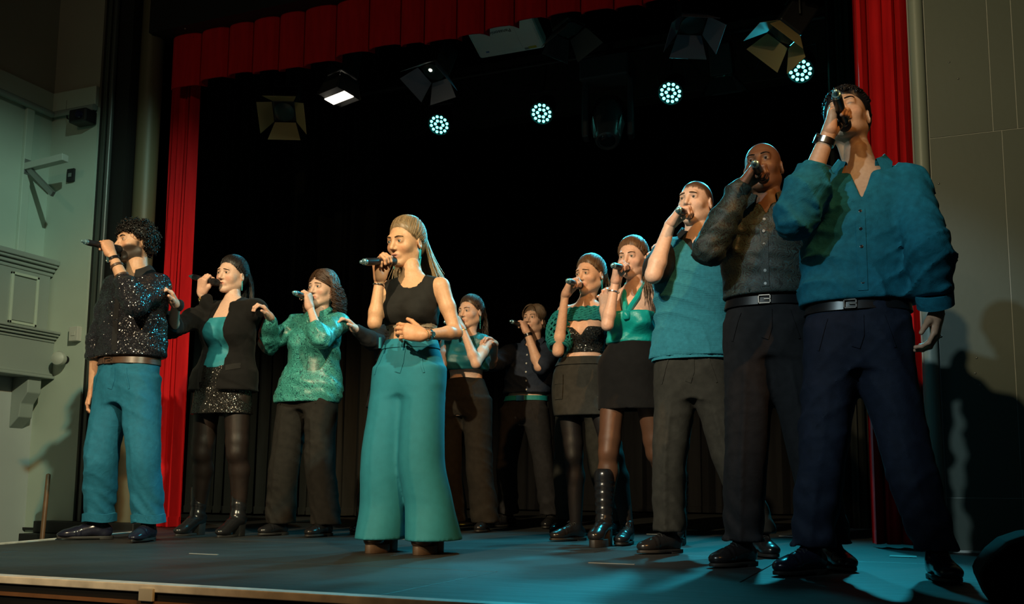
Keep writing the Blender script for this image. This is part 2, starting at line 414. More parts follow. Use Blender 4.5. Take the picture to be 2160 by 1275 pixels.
cloth('navy_shirt', (.014, .022, .042), .75, .2, 30, 6, .4)
cloth('black_cotton', (.011, .011, .012), .8, .2, 30, 7, .35)
cloth('tights_black', (.015, .009, .007), .5, .3, 10, 8, .1, spec=.3); cloth('tights_dark', (.010, .008, .008), .55, .2, 10, 8, .1, spec=.3); cloth('tights_tan', (.085, .038, .020), .5, .2, 8, 8, .1, spec=.3)
cloth('teal_web', (.008, .200, .215), .6, .1, 60, 20, .1)
cloth('lace_cream', (.35, .27, .19), .8, .5, 260, 200, .4)
def sequin(name, col, scale, tilt=.85, fl=.12):
    m, nt, b = new_mat(name); L = nt.links.new; v = tc(nt)
    vo = nd(nt, 'ShaderNodeTexVoronoi', feature='F1'); vo.inputs['Scale'].default_value = scale; vo.inputs['Randomness'].default_value = .55; L(v, vo.inputs['Vector'])
    s = nd(nt, 'ShaderNodeVectorMath', operation='SUBTRACT'); s.inputs[1].default_value = (.5, .5, .5); L(vo.outputs['Color'], s.inputs[0])
    k = nd(nt, 'ShaderNodeVectorMath', operation='SCALE'); k.inputs['Scale'].default_value = tilt; L(s.outputs[0], k.inputs[0])
    g = nd(nt, 'ShaderNodeNewGeometry'); a = nd(nt, 'ShaderNodeVectorMath', operation='ADD'); L(k.outputs[0], a.inputs[0]); L(g.outputs['Normal'], a.inputs[1])
    n = nd(nt, 'ShaderNodeVectorMath', operation='NORMALIZE'); L(a.outputs[0], n.inputs[0]); L(n.outputs[0], b.inputs['Normal'])
    d = nd(nt, 'ShaderNodeMath', operation='LESS_THAN'); d.inputs[1].default_value = .36; L(vo.outputs['Distance'], d.inputs[0])
    L(ramp(nt, vo.outputs['Distance'], [(.25, col), (.45, [c * .25 for c in col])]), b.inputs['Base Color'])
    mm = nd(nt, 'ShaderNodeMath', operation='MULTIPLY'); mm.inputs[1].default_value = .85; L(d.outputs[0], mm.inputs[0]); L(mm.outputs[0], b.inputs['Metallic'])
    b.inputs['Roughness'].default_value = fl; return m
sequin('sequin_black', (.055, .055, .07), 210, .95, .18); sequin('sequin_skirt', (.045, .040, .036), 230, .9, .22); sequin('sequin_bustier', (.07, .075, .075), 150, .9, .22)
def paisley(name, c0, c1, c2, scale=9.0, rough=.45, warp=1.6):
    m, nt, b = new_mat(name); L = nt.links.new; v = tc(nt)
    n = nd(nt, 'ShaderNodeTexNoise', i_Scale=scale * .7, i_Detail=2.0); L(v, n.inputs['Vector'])
    sv = nd(nt, 'ShaderNodeVectorMath', operation='SCALE'); sv.inputs['Scale'].default_value = .12 * warp; L(n.outputs['Color'], sv.inputs[0])
    ad = nd(nt, 'ShaderNodeVectorMath', operation='ADD'); L(v, ad.inputs[0]); L(sv.outputs[0], ad.inputs[1])
    vo = nd(nt, 'ShaderNodeTexVoronoi', feature='SMOOTH_F1'); vo.inputs['Scale'].default_value = scale * 1.3; vo.inputs['Smoothness'].default_value = .35; L(ad.outputs[0], vo.inputs['Vector'])
    ml = nd(nt, 'ShaderNodeMath', operation='MULTIPLY'); ml.inputs[1].default_value = 34.0; L(vo.outputs['Distance'], ml.inputs[0])
    si = nd(nt, 'ShaderNodeMath', operation='SINE'); L(ml.outputs[0], si.inputs[0])
    n2 = nd(nt, 'ShaderNodeTexNoise', i_Scale=scale * 7, i_Detail=3.0); L(ad.outputs[0], n2.inputs['Vector'])
    mi = nd(nt, 'ShaderNodeMath', operation='MULTIPLY_ADD'); mi.inputs[1].default_value = .28; L(si.outputs[0], mi.inputs[0]); L(n2.outputs[0], mi.inputs[2])
    L(ramp(nt, mi.outputs[0], [(.28, c0), (.47, c1), (.55, c2), (.75, c1)]), b.inputs['Base Color'])
    b.inputs['Roughness'].default_value = rough; b.inputs['Specular IOR Level'].default_value = .5; bump(nt, b, n.outputs[0], .3, .02); return m
paisley('paisley_teal', (.010, .075, .075), (.040, .270, .235), (.085, .360, .300), 17, .4)
paisley('paisley_dark', (.006, .008, .007), (.026, .028, .018), (.018, .078, .090), 15, .60, 2.0)


# ---------------------------------------------------------------- the place: stage, hall walls, curtains, lanterns
def floor_mat():
    m, nt, b = new_mat('stage_paint'); L = nt.links.new; v = tc(nt)
    n1 = nd(nt, 'ShaderNodeTexNoise', i_Scale=2.2, i_Detail=6.0); L(v, n1.inputs['Vector'])
    n2 = nd(nt, 'ShaderNodeTexNoise', i_Scale=3.0, i_Detail=8.0, i_Roughness=.7, i_Distortion=.6); L(tc(nt, (1.0, 9.0, 1)), n2.inputs['Vector'])
    base = ramp(nt, n1.outputs[0], [(.3, (.012, .013, .013)), (.7, (.022, .024, .024))])
    scf = ramp(nt, n2.outputs[0], [(.70, (0, 0, 0)), (.76, (.5, .5, .5))])
    mx = nd(nt, 'ShaderNodeMixRGB'); L(scf, mx.inputs[0]); L(base, mx.inputs[1]); mx.inputs[2].default_value = (.16, .155, .14, 1); L(mx.outputs[0], b.inputs['Base Color'])
    L(ramp(nt, n2.outputs[0], [(.3, (.42, .42, .42)), (.7, (.62, .62, .62))]), b.inputs['Roughness']); b.inputs['Specular IOR Level'].default_value = .5
    bump(nt, b, n2.outputs[0], .12, .004); return m
MF = floor_mat()
def wall_paint(name, col, rough=.6, mark=.0):
    m, nt, b = new_mat(name); L = nt.links.new; v = tc(nt)
    n1 = nd(nt, 'ShaderNodeTexNoise', i_Scale=1.6, i_Detail=7.0); L(v, n1.inputs['Vector'])
    n2 = nd(nt, 'ShaderNodeTexNoise', i_Scale=34, i_Detail=4.0); L(v, n2.inputs['Vector'])
    base = ramp(nt, n1.outputs[0], [(.3, [c * .88 for c in col]), (.7, col)])
    if mark:
        n3 = nd(nt, 'ShaderNodeTexNoise', i_Scale=13, i_Detail=5.0, i_Roughness=.7); L(v, n3.inputs['Vector'])
        mx = nd(nt, 'ShaderNodeMixRGB'); L(ramp(nt, n3.outputs[0], [(.70, (0, 0, 0)), (.74, (mark, mark, mark))]), mx.inputs[0]); L(base, mx.inputs[1]); mx.inputs[2].default_value = (.35, .35, .32, 1); base = mx.outputs[0]
    L(base, b.inputs['Base Color']); b.inputs['Roughness'].default_value = rough; bump(nt, b, n2.outputs[0], .08, .004); return m
WG = wall_paint('wall_green', (.46, .54, .45)); WL = wall_paint('wall_green_shaded', (.40, .45, .44)); WU = wall_paint('wall_upper', (.34, .33, .26)); WB = wall_paint('box_grey', (.27, .32, .29), .5)  # lower wall: same paint as above, its different light put into the colour
WD = wall_paint('panel_green', (.085, .105, .082), .5, .25); WK = wall_paint('black_paint', (.005, .005, .0045), .6); WM = wall_paint('moulding_olive', (.12, .105, .058), .5); WS = wall_paint('moulding_sage', (.30, .34, .29), .45)
white_line = plain('white_edge', (.62, .62, .56), .6, var=.25, nscale=14); seam = plain('joint_line', (.42, .43, .39), .7); blk = plain('black_metal', (.012, .012, .013), .45, spec=.4); blkm = plain('black_matt', (.006, .006, .006), .9, spec=.1)
steel = plain('steel', (.30, .31, .30), .35, metallic=.8); putty = plain('putty_box', (.50, .51, .45), .5); wood = plain('wood_pole', (.20, .10, .045), .5, var=.3, nscale=8); grey_paint = plain('pale_metal', (.42, .46, .40), .45)
def velvet(name, col, sh):
    m, nt, b = new_mat(name); L = nt.links.new; v = tc(nt, (1, 1, .15)); n = nd(nt, 'ShaderNodeTexNoise', i_Scale=26, i_Detail=5.0); L(v, n.inputs['Vector'])
    L(ramp(nt, n.outputs[0], [(.3, [c * .78 for c in col]), (.7, col)]), b.inputs['Base Color']); b.inputs['Roughness'].default_value = .85; b.inputs['Specular IOR Level'].default_value = .15
    b.inputs['Sheen Weight'].default_value = .25; b.inputs['Sheen Tint'].default_value = c4(sh); bump(nt, b, n.outputs[0], .15, .01); return m
RED = velvet('red_velvet', (.66, .010, .014), (.8, .05, .05)); DRAPE = velvet('black_drape', (.010, .010, .011), (.04, .04, .05)); LEGD = velvet('dark_serge', (.020, .021, .019), (.05, .05, .05))

FY = 2.47; PY = 5.42       # front edge of the stage, hall face of the proscenium
lx = lambda y: -4.412 - (y - 3.754) * .257
fl = MB().prism([(lx(FY), FY, -.03), (2.6, FY, -.03), (2.6, 12.2, -.03), (-8.5, 12.2, -.03), (-8.5, 5.4, -.03), (lx(5.4), 5.4, -.03)], (0, 0, .018)).obj('floor', WK, kind='structure')
fl['label'] = 'black painted stage floor of large boards'
# deck boards: sheets laid across the stage with open joints between them
ys = [FY + .05, 3.42, 4.64, 5.86, 7.08, 8.30, 9.52, 10.74, 12.0]
for r in range(len(ys) - 1):
    y0, y1 = ys[r], ys[r + 1] - .006; x = 2.5 - (.6 if r % 2 else 1.5)
    xs = [2.5]
    while x > -8.4: xs.append(x); x -= 2.44
    xs.append(-8.4)
    for i in range(len(xs) - 1):
        x1, x0 = xs[i] - .005, xs[i + 1]
        if y1 < 5.9:
            e0, e1 = lx(y0) + .04, lx(y1) + .04
            if x1 < max(e0, e1) + .05: continue
            a0, a1 = max(x0, e0), max(x0, e1)
            if y1 > 5.4 and x0 < -4.6: a1 = max(x0, -8.4) if r else a1
        else: a0 = a1 = x0
        MB().prism([(a0, y0, -.014), (x1, y0, -.014), (x1, y1, -.014), (a1, y1, -.014)], (0, 0, .014 + RNG.uniform(-.0012, .0))).obj('deck_board', MF, fl, bevel=.002)
tr = MB().box((lx(FY) - .02, FY - .012, -.022), (2.6, FY + .045, .003)).obj('trim_1', white_line, bevel=.003, kind='structure'); tr['label'] = 'worn white nosing along the front edge of the stage'
a, b = np.array([lx(FY), FY, 0]), np.array([lx(5.1), 5.1, 0]); d = unit(b - a); n = np.array([d[1], -d[0], 0])
MB().prism([a - n * .02 + (0, 0, -.02), a + n * .03 + (0, 0, -.02), b + n * .03 + (0, 0, -.02), b - n * .02 + (0, 0, -.02)], (0, 0, .024)).obj('trim_2', white_line, kind='structure')
MB().box((lx(FY), FY + .0, -1.1), (2.6, FY + .08, -.028)).obj('wall_stage_front', WK, kind='structure')
MB().prism([a + (0, 0, -1.1), a + n * .06 + (0, 0, -1.1), b + n * .06 + (0, 0, -1.1), b + (0, 0, -1.1)], (0, 0, 1.07)).obj('wall_stage_side', WK, kind='structure')
MB().box((lx(FY) - .01, FY - .010, -.062), (2.6, FY + .01, -.050)).obj('trim_3', wood, kind='structure')
MB().box((-9, -4, -1.14), (4, FY + .2, -1.10)).obj('floor', WK, kind='structure')
MB().box((-9, FY + .2, -1.14), (-4, 5.6, -1.10)).obj('floor', WK, kind='structure')
p = aty(317, 1253, FY); MB().box((p[0] - .028, FY - .022, p[2] - .022), (p[0] + .028, FY - .010, p[2] + .018)).obj('tape_tab', putty, bevel=.002, label='small pale tab fixed under the white stage edge', cat='tape')
# scraps and tape marks on the boards
for i, (px, py, w_, hh_, c_) in enumerate([(1460, 1119, .045, .012, 'pale'), (730, 1106, .05, .01, 'yellow'), (968, 1096, .06, .012, 'pale'), (970, 1107, .04, .012, 'yellow'), (1380, 1128, .05, .010, 'pale'), (1905, 1175, .06, .03, 'pale'), (840, 1138, .05, .008, 'pale'), (1290, 1190, .10, .004, 'pale'), (430, 1170, .08, .003, 'pale'), (1660, 1132, .05, .012, 'pale')]):
    g = gnd(px, py); MB().box((g[0] - w_, g[1] - hh_ * 2, .0), (g[0] + w_, g[1] + hh_ * 2, .0022)).obj('floor_tape', MATS.get('tape_' + c_) or plain('tape_' + c_, {'pale': (.20, .21, .20), 'yellow': (.45, .46, .06)}[c_], .6), label=['pale scrap of tape behind the man in the knitted vest', 'yellow tape mark behind the blonde woman\'s trousers', 'pale tape mark near the back between the middle singers', 'yellow tape mark near the back between the middle singers', 'thin tape scrap behind the platform boots', 'pale taped square by the right curtain', 'pale scuffed tape by the soloist\'s boot', 'long pale tape line left of the man in the vest\'s shoe', 'long pale tape line in front of the dark-haired woman\'s boots', 'short tape scrap at the back behind the bald man'][i], cat='tape', group='tape marks on the stage floor')
# ---- left side of the hall
LX = -6.13; JX = -5.66
wl = MB().box((LX - .12, -4, 1.10), (LX, PY, 3.20)).obj('wall_left', WG, kind='structure')
MB().box((LX - .12, -4, -1.1), (LX, PY, 1.10)).obj('wall_left', WL, kind='structure')
MB().box((LX - .12, -4, 3.20), (LX, PY, 7)).obj('wall_left', WU, kind='structure')
MB().box((LX - .12, PY, -1.1), (JX, PY + .12, 3.20)).obj('wall_front_left', WG, kind='structure')
MB().box((LX - .12, PY, 3.20), (JX, PY + .12, 7)).obj('wall_front_left', WU, kind='structure')
# picture rail: fascia board with a rounded bead under it
tm = MB().box((LX, -4, 3.20), (LX + .035, PY, 3.36)).box((LX, PY - .035, 3.20), (JX, PY, 3.36)).obj('trim_4', WG, bevel=.006, kind='structure')
MB().tube([(LX + .035, -4, 3.185), (LX + .035, PY - .035, 3.185), (JX, PY - .035, 3.185)], .026, 10).obj('trim_5', WB, smooth=True, kind='structure')
yb = atx(52, 350, LX)[1]; MB().box((LX, yb - .035, 2.04), (LX + .03, yb + .035, 3.17)).obj('trim_6', WG, bevel=.005, kind='structure')
# panelled balcony box on the side wall
bx = empty('balcony_box', (LX, 3.2, 1.1), 'grey-green panelled balcony box with moulded cornices on the left wall', 'balcony'); BO = np.array([LX, 3.2, 1.1])
def lb(lo, hi): return tuple(np.array(lo) - BO), tuple(np.array(hi) - BO)
Y1 = PY - .004; Y0 = 1.0
MB().box(*lb((LX + .002, Y0, 1.45), (LX + .115, Y1 - .02, 1.90))).obj('parapet', WB, bx)
MB().box(*lb((LX + .002, Y0, 1.12), (LX + .175, Y1, 1.37))).obj('fascia', WB, bx)
for z, pr, hh in ((1.885, .125, .030), (1.915, .145, .030), (1.945, .170, .022), (1.967, .185, .040)): MB().box(*lb((LX + .002, Y0, z), (LX + pr, Y1, z + hh))).obj('cornice', WB, bx, bevel=.008)
for z, pr, hh in ((1.37, .185, .022), (1.392, .205, .022), (1.414, .225, .018), (1.432, .240, .020)): MB().box(*lb((LX + .002, Y0, z), (LX + pr, Y1 + .0, z + hh))).obj('ledge', WB, bx, bevel=.006)
for z, pr, hh in ((1.095, .205, .022), (1.117, .190, .020)): MB().box(*lb((LX + .002, Y0, z), (LX + pr, Y1, z + hh))).obj('lower_moulding', WB, bx, bevel=.006)
for k in range(9):
    y1 = Y1 - .13 - k * .36; y0 = y1 - .24
    if y0 < Y0: break
    MB().box(*lb((LX + .115, y0 + .02, 1.50), (LX + .122, y1 - .02, 1.83))).obj('panel', WB, bx, bevel=.005)
    mb = MB()
    for lo, hi in (((y0, 1.475), (y0 + .02, 1.855)), ((y1 - .02, 1.475), (y1, 1.855)), ((y0, 1.475), (y1, 1.495)), ((y0, 1.835), (y1, 1.855))): mb.box(*lb((LX + .113, lo[0], lo[1]), (LX + .134, hi[0], hi[1])))
    mb.obj('panel_moulding', WG, bx, bevel=.003)
cb = MB().prism([(LX, 5.22, 1.10), (LX + .16, 5.22, 1.10), (LX + .16, 5.22, .98), (LX + .10, 5.22, .90), (LX + .09, 5.22, .80), (LX, 5.22, .72)], (0, .12, 0)).obj('corbel', WB, bevel=.006, label='carved corbel under the end of the balcony box', cat='corbel')
# steel bracket, socket plates, bell, sensor with cable
br = empty('wall_bracket', (LX + .03, yb, 2.70), 'pale folding steel bracket on the left wall upright', 'bracket')
e0 = np.array([LX + .03, yb, 2.70]); q1 = aty(138, 333, yb - .02) - e0; q2 = aty(112, 410, yb - .05) - e0
MB().obox(q1 / 2, [unit(q1), np.array([0, 1., 0]), unit(np.cross(unit(q1), (0, 1., 0)))], (np.linalg.norm(q1) / 2, .03, .026)).obj('arm', grey_paint, br, bevel=.003)
MB().obox(q2 / 2, [unit(q2), np.array([0, 1., 0]), unit(np.cross(unit(q2), (0, 1., 0)))], (np.linalg.norm(q2) / 2, .014, .020)).obj('brace', steel, br, bevel=.003)
MB().box((-.03, -.03, -.06), (.004, .03, .06)).obj('wall_plate', steel, br, bevel=.003)
def plate(name, px, w_, h_, mat, lab, cat, dep=.02):
    p = aty(px[0], px[1], PY); e = empty(name, (p[0], PY, p[2]), lab, cat); MB().box((-w_, -dep, -h_), (w_, -.001, h_)).obj('body', mat, e, bevel=.004); MB().box((-w_ * .45, -dep - .004, -h_ * .3), (w_ * .45, -dep, h_ * .3)).obj('rocker', mat if mat is not blk else steel, e, bevel=.002); return e
plate('switch_box', (164, 706), .042, .055, putty, 'pale square switch box on the green wall by the stage', 'switch', .045); plate('socket_plate', (152, 371), .036, .052, blk, 'small black socket plate high on the green wall', 'socket')
p = aty(124, 757, PY - .08); be = empty('alarm_bell', p, 'round pale alarm bell beside the balcony box', 'bell'); MB().lathe([(-.035, .022), (-.030, .048), (.0, .056), (.022, .048), (.034, .026), (.038, .006)], (0, 0, 0), (.35, -1, 0), 24).obj('gong', grey_paint, be, smooth=True); MB().lathe([(0, .012), (.05, .012), (.052, .03), (.08, .03)], (-.01, .02, 0), (0, 1, 0), 16).obj('mount', blk, be, smooth=True)
p = aty(173, 248, PY - .07); se = empty('wall_sensor', p, 'small black sensor box with looping cable under the picture rail', 'sensor'); MB().box((-.085, -.05, -.05), (.085, .066, .055)).obj('body', blk, se, bevel=.012); MB().lathe([(0, .03), (.02, .028), (.022, .01)], (.03, -.05, 0), (0, -1, 0), 20).obj('lens', plain('dark_glass', (.01, .01, .03), .1), se, smooth=True)
mbt = MB(); q = lambda x, y: aty(x, y, PY - .03) - p; mbt.tube([q(142, 212), q(140, 235), q(142, 250), q(150, 254), q(160, 246)], .006, 6); mbt.obj('cable', blk, se, smooth=True)
p0 = aty(102, 1003, 5.10); p1 = aty(86, 1150, 5.0); p1[2] = -.25; e = empty('wooden_pole', p1, 'brown wooden pole leaning beside the green wall', 'pole'); MB().tube([(0, 0, 0), p0 - p1], .016, 12).obj('shaft', wood, e, smooth=True); MB().lathe([(0, .016), (.006, .013), (.010, .006)], p0 - p1, p0 - p1, 12).obj('tip', wood, e, smooth=True)
st = empty('step_unit', (-5.55, 5.25, -.6), 'low black step unit between the stage edge and the left wall', 'steps'); MB().box((-.33, -.10, 0), (.55, .16, .56)).obj('lower_tread', WK, st, bevel=.006); MB().box((-.33, .02, .56), (.60, .16, .645)).obj('upper_tread', WK, st, bevel=.006)
# ---- proscenium
pj = MB().box((JX, PY + .02, -1.1), (-5.38, PY + .25, 7)).obj('wall_proscenium_left', WK, kind='structure')
mb = MB().lathe([(-1.1, .085), (6.8, .085)], (-5.31, PY + .16, 0), (0, 0, 1), 28); mb.obj('trim_7', WM, smooth=True, kind='structure')
MB().box((JX + .04, PY - .0, -1.1), (JX + .075, PY + .03, 7)).obj('trim_8', wall_paint('trim_dark', (.05, .06, .05), .4), bevel=.006, kind='structure')
MB().lathe([(-.2, .022), (6.8, .022)], (JX + .13, PY + .0, 0), (0, 0, 1), 12).obj('trim_9', plain('conduit', (.05, .06, .055), .35), smooth=True, kind='structure')
MB().box((-5.25, PY + .05, 3.75), (.1, PY + .30, 7)).obj('wall_proscenium_top', WK, kind='structure')
for (x, z) in ((-4.9, 3.72), (-4.6, 4.0)): MB().lathe([(0, .006), (.006, .005), (.008, .002)], (x, PY + .05, z), (0, -1, 0), 8).obj('screw', steel, pj)
# right-hand panelling with raised sheets and pale joints
RX = .185; RY = 5.52
wr = MB().box((.10, RY, -.02), (3.2, RY + .15, 7)).obj('wall_front_right', seam, kind='structure')
MB().lathe([(-.02, .038), (6.8, .038)], (.142, RY - .01, 0), (0, 0, 1), 24).obj('trim_10', WS, smooth=True, kind='structure')
zs = [.012, .278, 2.205, 4.4, 6.9]; xs = {0: [RX, .535, 1.6, 3.1], 1: [RX, .535, 1.6, 3.1], 2: [RX, .495, .610, 1.6, 3.1], 3: [RX, .495, .610, 1.6, 3.1]}
for i in range(4):
    for j in range(len(xs[i]) - 1): MB().box((xs[i][j] + .002, RY - .003, zs[i] + .002), (xs[i][j + 1] - .002, RY + .01, zs[i + 1] - .002)).obj('panel', WD, wr, bevel=.001)
for (x, z) in ((.30, 2.62), (.34, 2.52), (.22, 1.95), (.40, .05), (.43, .052), (.46, .05), (.35, .92), (.37, .86), (.36, 1.0)): MB().lathe([(0, .006), (.004, .004), (.005, .001)], (x, RY - .003, z), (0, -1, 0), 8).obj('screw', steel, wr)
MB().box((RX - .02, RY - .035, .0), (1.6, RY - .012, .012)).obj('baseboard_right', white_line, bevel=.003, kind='structure')
for nm, s in (('wall_right', (3.2, -4, -1.1, 3.35, RY, 7)), ('wall_stage_left', (-8.6, PY + .2, -.02, -8.5, 12.3, 7)), ('wall_stage_right', (2.6, RY + .15, -.02, 2.7, 12.3, 7)), ('wall_back', (-8.6, 12.2, -.02, 2.7, 12.3, 7)), ('ceiling', (-8.6, -4, 7, 3.4, 12.3, 7.1))): MB().box(s[:3], s[3:]).obj(nm, WK, kind='structure')
# ---- curtains
def curtain(name, x0, x1, y, z0, z1, mat, folds, amp, lab, cat, gather=.0, seed=0, hem=True, sub=6, drop=None):
    r = np.random.RandomState(seed); nx = max(24, folds * 10); ph = r.rand(3) * 6
    U = np.linspace(0, 1, nx); Z = np.linspace(0, 1, 14); G = []
    warp = U + .012 * np.sin(U * 37 + ph[0]) + .02 * np.sin(U * 11 + ph[1])
    for side in (0, 1):
        H = []
        for zz in Z:
            z = z0 + (z1 - z0) * zz; a = amp * (1.15 - .35 * zz); w = 2 * math.pi * folds * warp + .35 * math.sin(zz * 3 + ph[2])
            yy = y + a * np.sin(w) + a * .35 * np.sin(2.3 * w + 1); xx = x0 + (x1 - x0) * U + (x1 - x0) / folds * .18 * np.cos(w)
            H.append(np.stack([xx, yy + side * .008, np.full(nx, z)], 1))
        G.append(np.array(H))
    o = np.array([(x0 + x1) / 2, y, z0]); e = empty(name, o, lab, cat)
    mb = MB().grid(G[0] - o); mb.grid(G[1][:, ::-1] - o); mb.obj('cloth', mat, e, smooth=True)
    if hem:
        hb = G[0][0] - o; rows = [hb + (0, -.004, .075), hb + (0, -.012, .068), hb + (0, -.010, .0), hb + (0, .012, .0)]; MB().grid(np.array(rows)).obj('hem', mat, e, smooth=True)
    return e
curtain('red_curtain', -5.25, -5.03, 5.79, .004, 3.55, RED, 4, .055, 'narrow red velvet curtain at the left side of the stage', 'curtain', seed=3)
curtain('red_curtain', -.205, .165, 5.80, .02, 5.2, RED, 5, .062, 'red velvet curtain gathered at the right side of the stage', 'curtain', seed=5)
curtain('black_drape', -.44, -.20, 7.15, .05, 5.5, LEGD, 4, .05, 'black masking drape beside the right red curtain', 'drape', seed=8)
curtain('black_drape', -7.2, -4.95, 8.45, .02, 5.8, LEGD, 15, .10, 'black masking drape behind the left row of singers', 'drape', seed=9)
curtain('black_drape', -8.3, -4.42, 12.0, .02, 6.2, DRAPE, 20, .08, 'left half of the black backdrop curtain', 'drape', seed=11)
curtain('black_drape', -4.32, 2.4, 12.0, .02, 6.2, DRAPE, 30, .08, 'right half of the black backdrop curtain', 'drape', seed=12)
# valance: flat box pleats parted by deep folds, with a scalloped hem
e = empty('red_valance', (-2.5, 5.62, 3.35), 'dark red pleated valance hanging across the top of the stage', 'valance'); O = np.array([-2.5, 5.62, 3.35]); r = np.random.RandomState(4)
x = -5.14; G0, G1 = [], []
while x < .12:
    wd = r.uniform(.17, .27); k = 9
    for i in range(k):
        t = i / (k - 1); yy = 5.62 - .035 * math.sin(math.pi * t) ** .5; zz = 3.345 + .012 * math.sin(math.pi * t + r.rand() * .2) - .016 * math.sin(math.pi * t) + .02 * math.sin(x * 5)
        G0.append((x + wd * t, yy, zz)); G1.append((x + wd * t, yy - .002, 3.78))
    G0.append((x + wd + .004, 5.70, 3.365 + .02 * math.sin(x * 5))); G1.append((x + wd + .004, 5.70, 3.78)); x += wd + .010
G0, G1 = np.array(G0) - O, np.array(G1) - O
mb = MB().grid(np.array([G0 + (0, .010, .0), G0, G0 + (0, -.001, .02), G0 * .5 + G1 * .5, G1])); mb.grid(np.array([G1 + (0, .012, 0), G0 + (0, .012, 0)])); mb.obj('cloth', RED, e, smooth=False)
MB().tube([(-2.62, .06, .44), (2.62, .06, .44)], .02, 8).obj('rail', blk, e, smooth=True)

# ---- flown equipment
def pipe(x0, x1, y, z, lab, r=.025, hang=6.9):
    e = empty('lighting_bar', ((x0 + x1) / 2, y, z), lab, 'lighting bar'); h = (x1 - x0) / 2
    MB().tube([(-h, 0, 0), (h, 0, 0)], r, 12).obj('tube', blk, e, smooth=True)
    for k in range(4):
        xx = -h + .3 + k * (2 * h - .6) / 3; MB().tube([(xx, 0, 0), (xx, 0, hang - z)], .006, 6).obj('suspension_wire', blk, e)
    return e
BY, BZ = 7.3, 3.86
pipe(-4.6, -.1, BY, BZ, 'rear black lighting bar carrying the four lit lamps'); pipe(-4.95, -.1, 6.0, 3.72, 'front black lighting bar just behind the valance')
beam = MB().box((-8.4, 9.3, 4.28), (2.5, 9.5, 4.95)).obj('ceiling_beam', wall_paint('dark_timber', (.045, .04, .03), .7), bevel=.01, label='dark timber ceiling beam above the stage', cat='beam')
LEDG = plain('led_teal', (.1, .8, .8), .3, emit=(.14, 1.0, .86), estr=5.0); LEDC = plain('led_face', (.02, .05, .05), .25)
LEDH = plain('led_rim', (.03, .20, .20), .3)
def aim_axes(d):
    d = unit(d); a = unit(np.cross(d, (0, 0, 1.))); return d, a, np.cross(a, d)
for i, (px, py, lab) in enumerate([(927, 262, 'leftmost of the four lit teal stage lamps'), (1143, 238, 'second lit teal stage lamp from the left'), (1415, 195, 'third lit teal stage lamp from the left'), (1689, 148, 'rightmost of the four lit teal stage lamps, near the red curtain')]):
    c = aty(px, py, BY - .12); e = empty('stage_lamp', c, lab, 'stage lamp', 'lit teal LED stage lamps'); d, a, b2 = aim_axes((.06 - .05 * i, -.62, -.60)); z = np.zeros(3)
    MB().lathe([(-.24, .040), (-.22, .070), (-.16, .085), (-.02, .094), (.0, .098), (.010, .098), (.010, .088)], z, d, 28).obj('can', blk, e, smooth=True)
    MB().lathe([(.004, .089), (.006, .088)], z, d, 28).obj('face', LEDC, e); MB().lathe([(.008, .090), (.016, .090), (.016, .099), (.008, .099), (.008, .090)], z, d, 28, cap=False).obj('rim', LEDH, e, smooth=True)
    for k in range(18):
        rr, an = (.071, 2 * math.pi * k / 12) if k < 12 else (.034, 2 * math.pi * (k - 12) / 6 + .3)
        q = d * .008 + (a * math.cos(an) + b2 * math.sin(an)) * rr; MB().lathe([(0, .0135), (.005, .0120), (.008, .006)], q, d, 12).obj('led', LEDG, e, smooth=True)
    up = np.array([0, 0, 1.]); top_z = BZ - c[2]
    MB().tube([a * .112 - d * .08, a * .112 + up * .17 - d * .02, -a * .112 + up * .17 - d * .02, -a * .112 - d * .08], .009, 6).obj('yoke', blk, e)
    MB().tube([up * .17 - d * .02, (0, .12, top_z)], .012, 8).obj('clamp', blk, e)
    l = spot('lamp_beam', c + d * .05, c + d * 4, (.03, .56, .72), (45, 210, 460, 600)[i], 78, .6, .09); l.parent = e; l.location = d * .05
# moving head lamp
c = aty(1283, 262, BY - .1); e = empty('moving_head_lamp', c, 'black moving-head lamp pointing down, edged by blue light', 'stage lamp'); d, a, b2 = aim_axes((.10, -.5, -.92)); gl = plain('gloss_black', (.05, .055, .06), .25, spec=.6)
f_ = MB().lathe([(-.22, .06), (-.18, .10), (-.08, .118), (.04, .112), (.13, .090), (.17, .078), (.175, .066), (.165, .062)], (0, 0, 0), d, 20); f_.obj('head', gl, e, smooth=True); MB().lathe([(.160, .064), (.168, .05), (.172, .02)], (0, 0, 0), d, 20).obj('lens', plain('lens_glass', (.01, .015, .02), .05), e, smooth=True)
for s in (-1, 1):
    MB().obox(a * s * .150 + np.array([0, 0, .10]), [a, unit(np.cross(a, (0, 0, 1.))), np.array([0, 0, 1.])], (.022, .055, .20)).obj('yoke_arm', gl, e, bevel=.012); MB().prism([a * s * .085 + d * .02 + b2 * .09, a * s * .105 + d * .04 + b2 * .03, a * s * .080 + d * .15 + b2 * .02, a * s * .06 + d * .13 + b2 * .06], a * s * .01).obj('fin', gl, e)
MB().box((-.17, -.12, .28), (.17, .12, .44)).obj('base', gl, e, bevel=.015); MB().tube([(0, 0, .44), (0, .1, BZ - c[2])], .02, 8).obj('clamp', blk, e)
e.scale = (1.2, 1.2, 1.2)
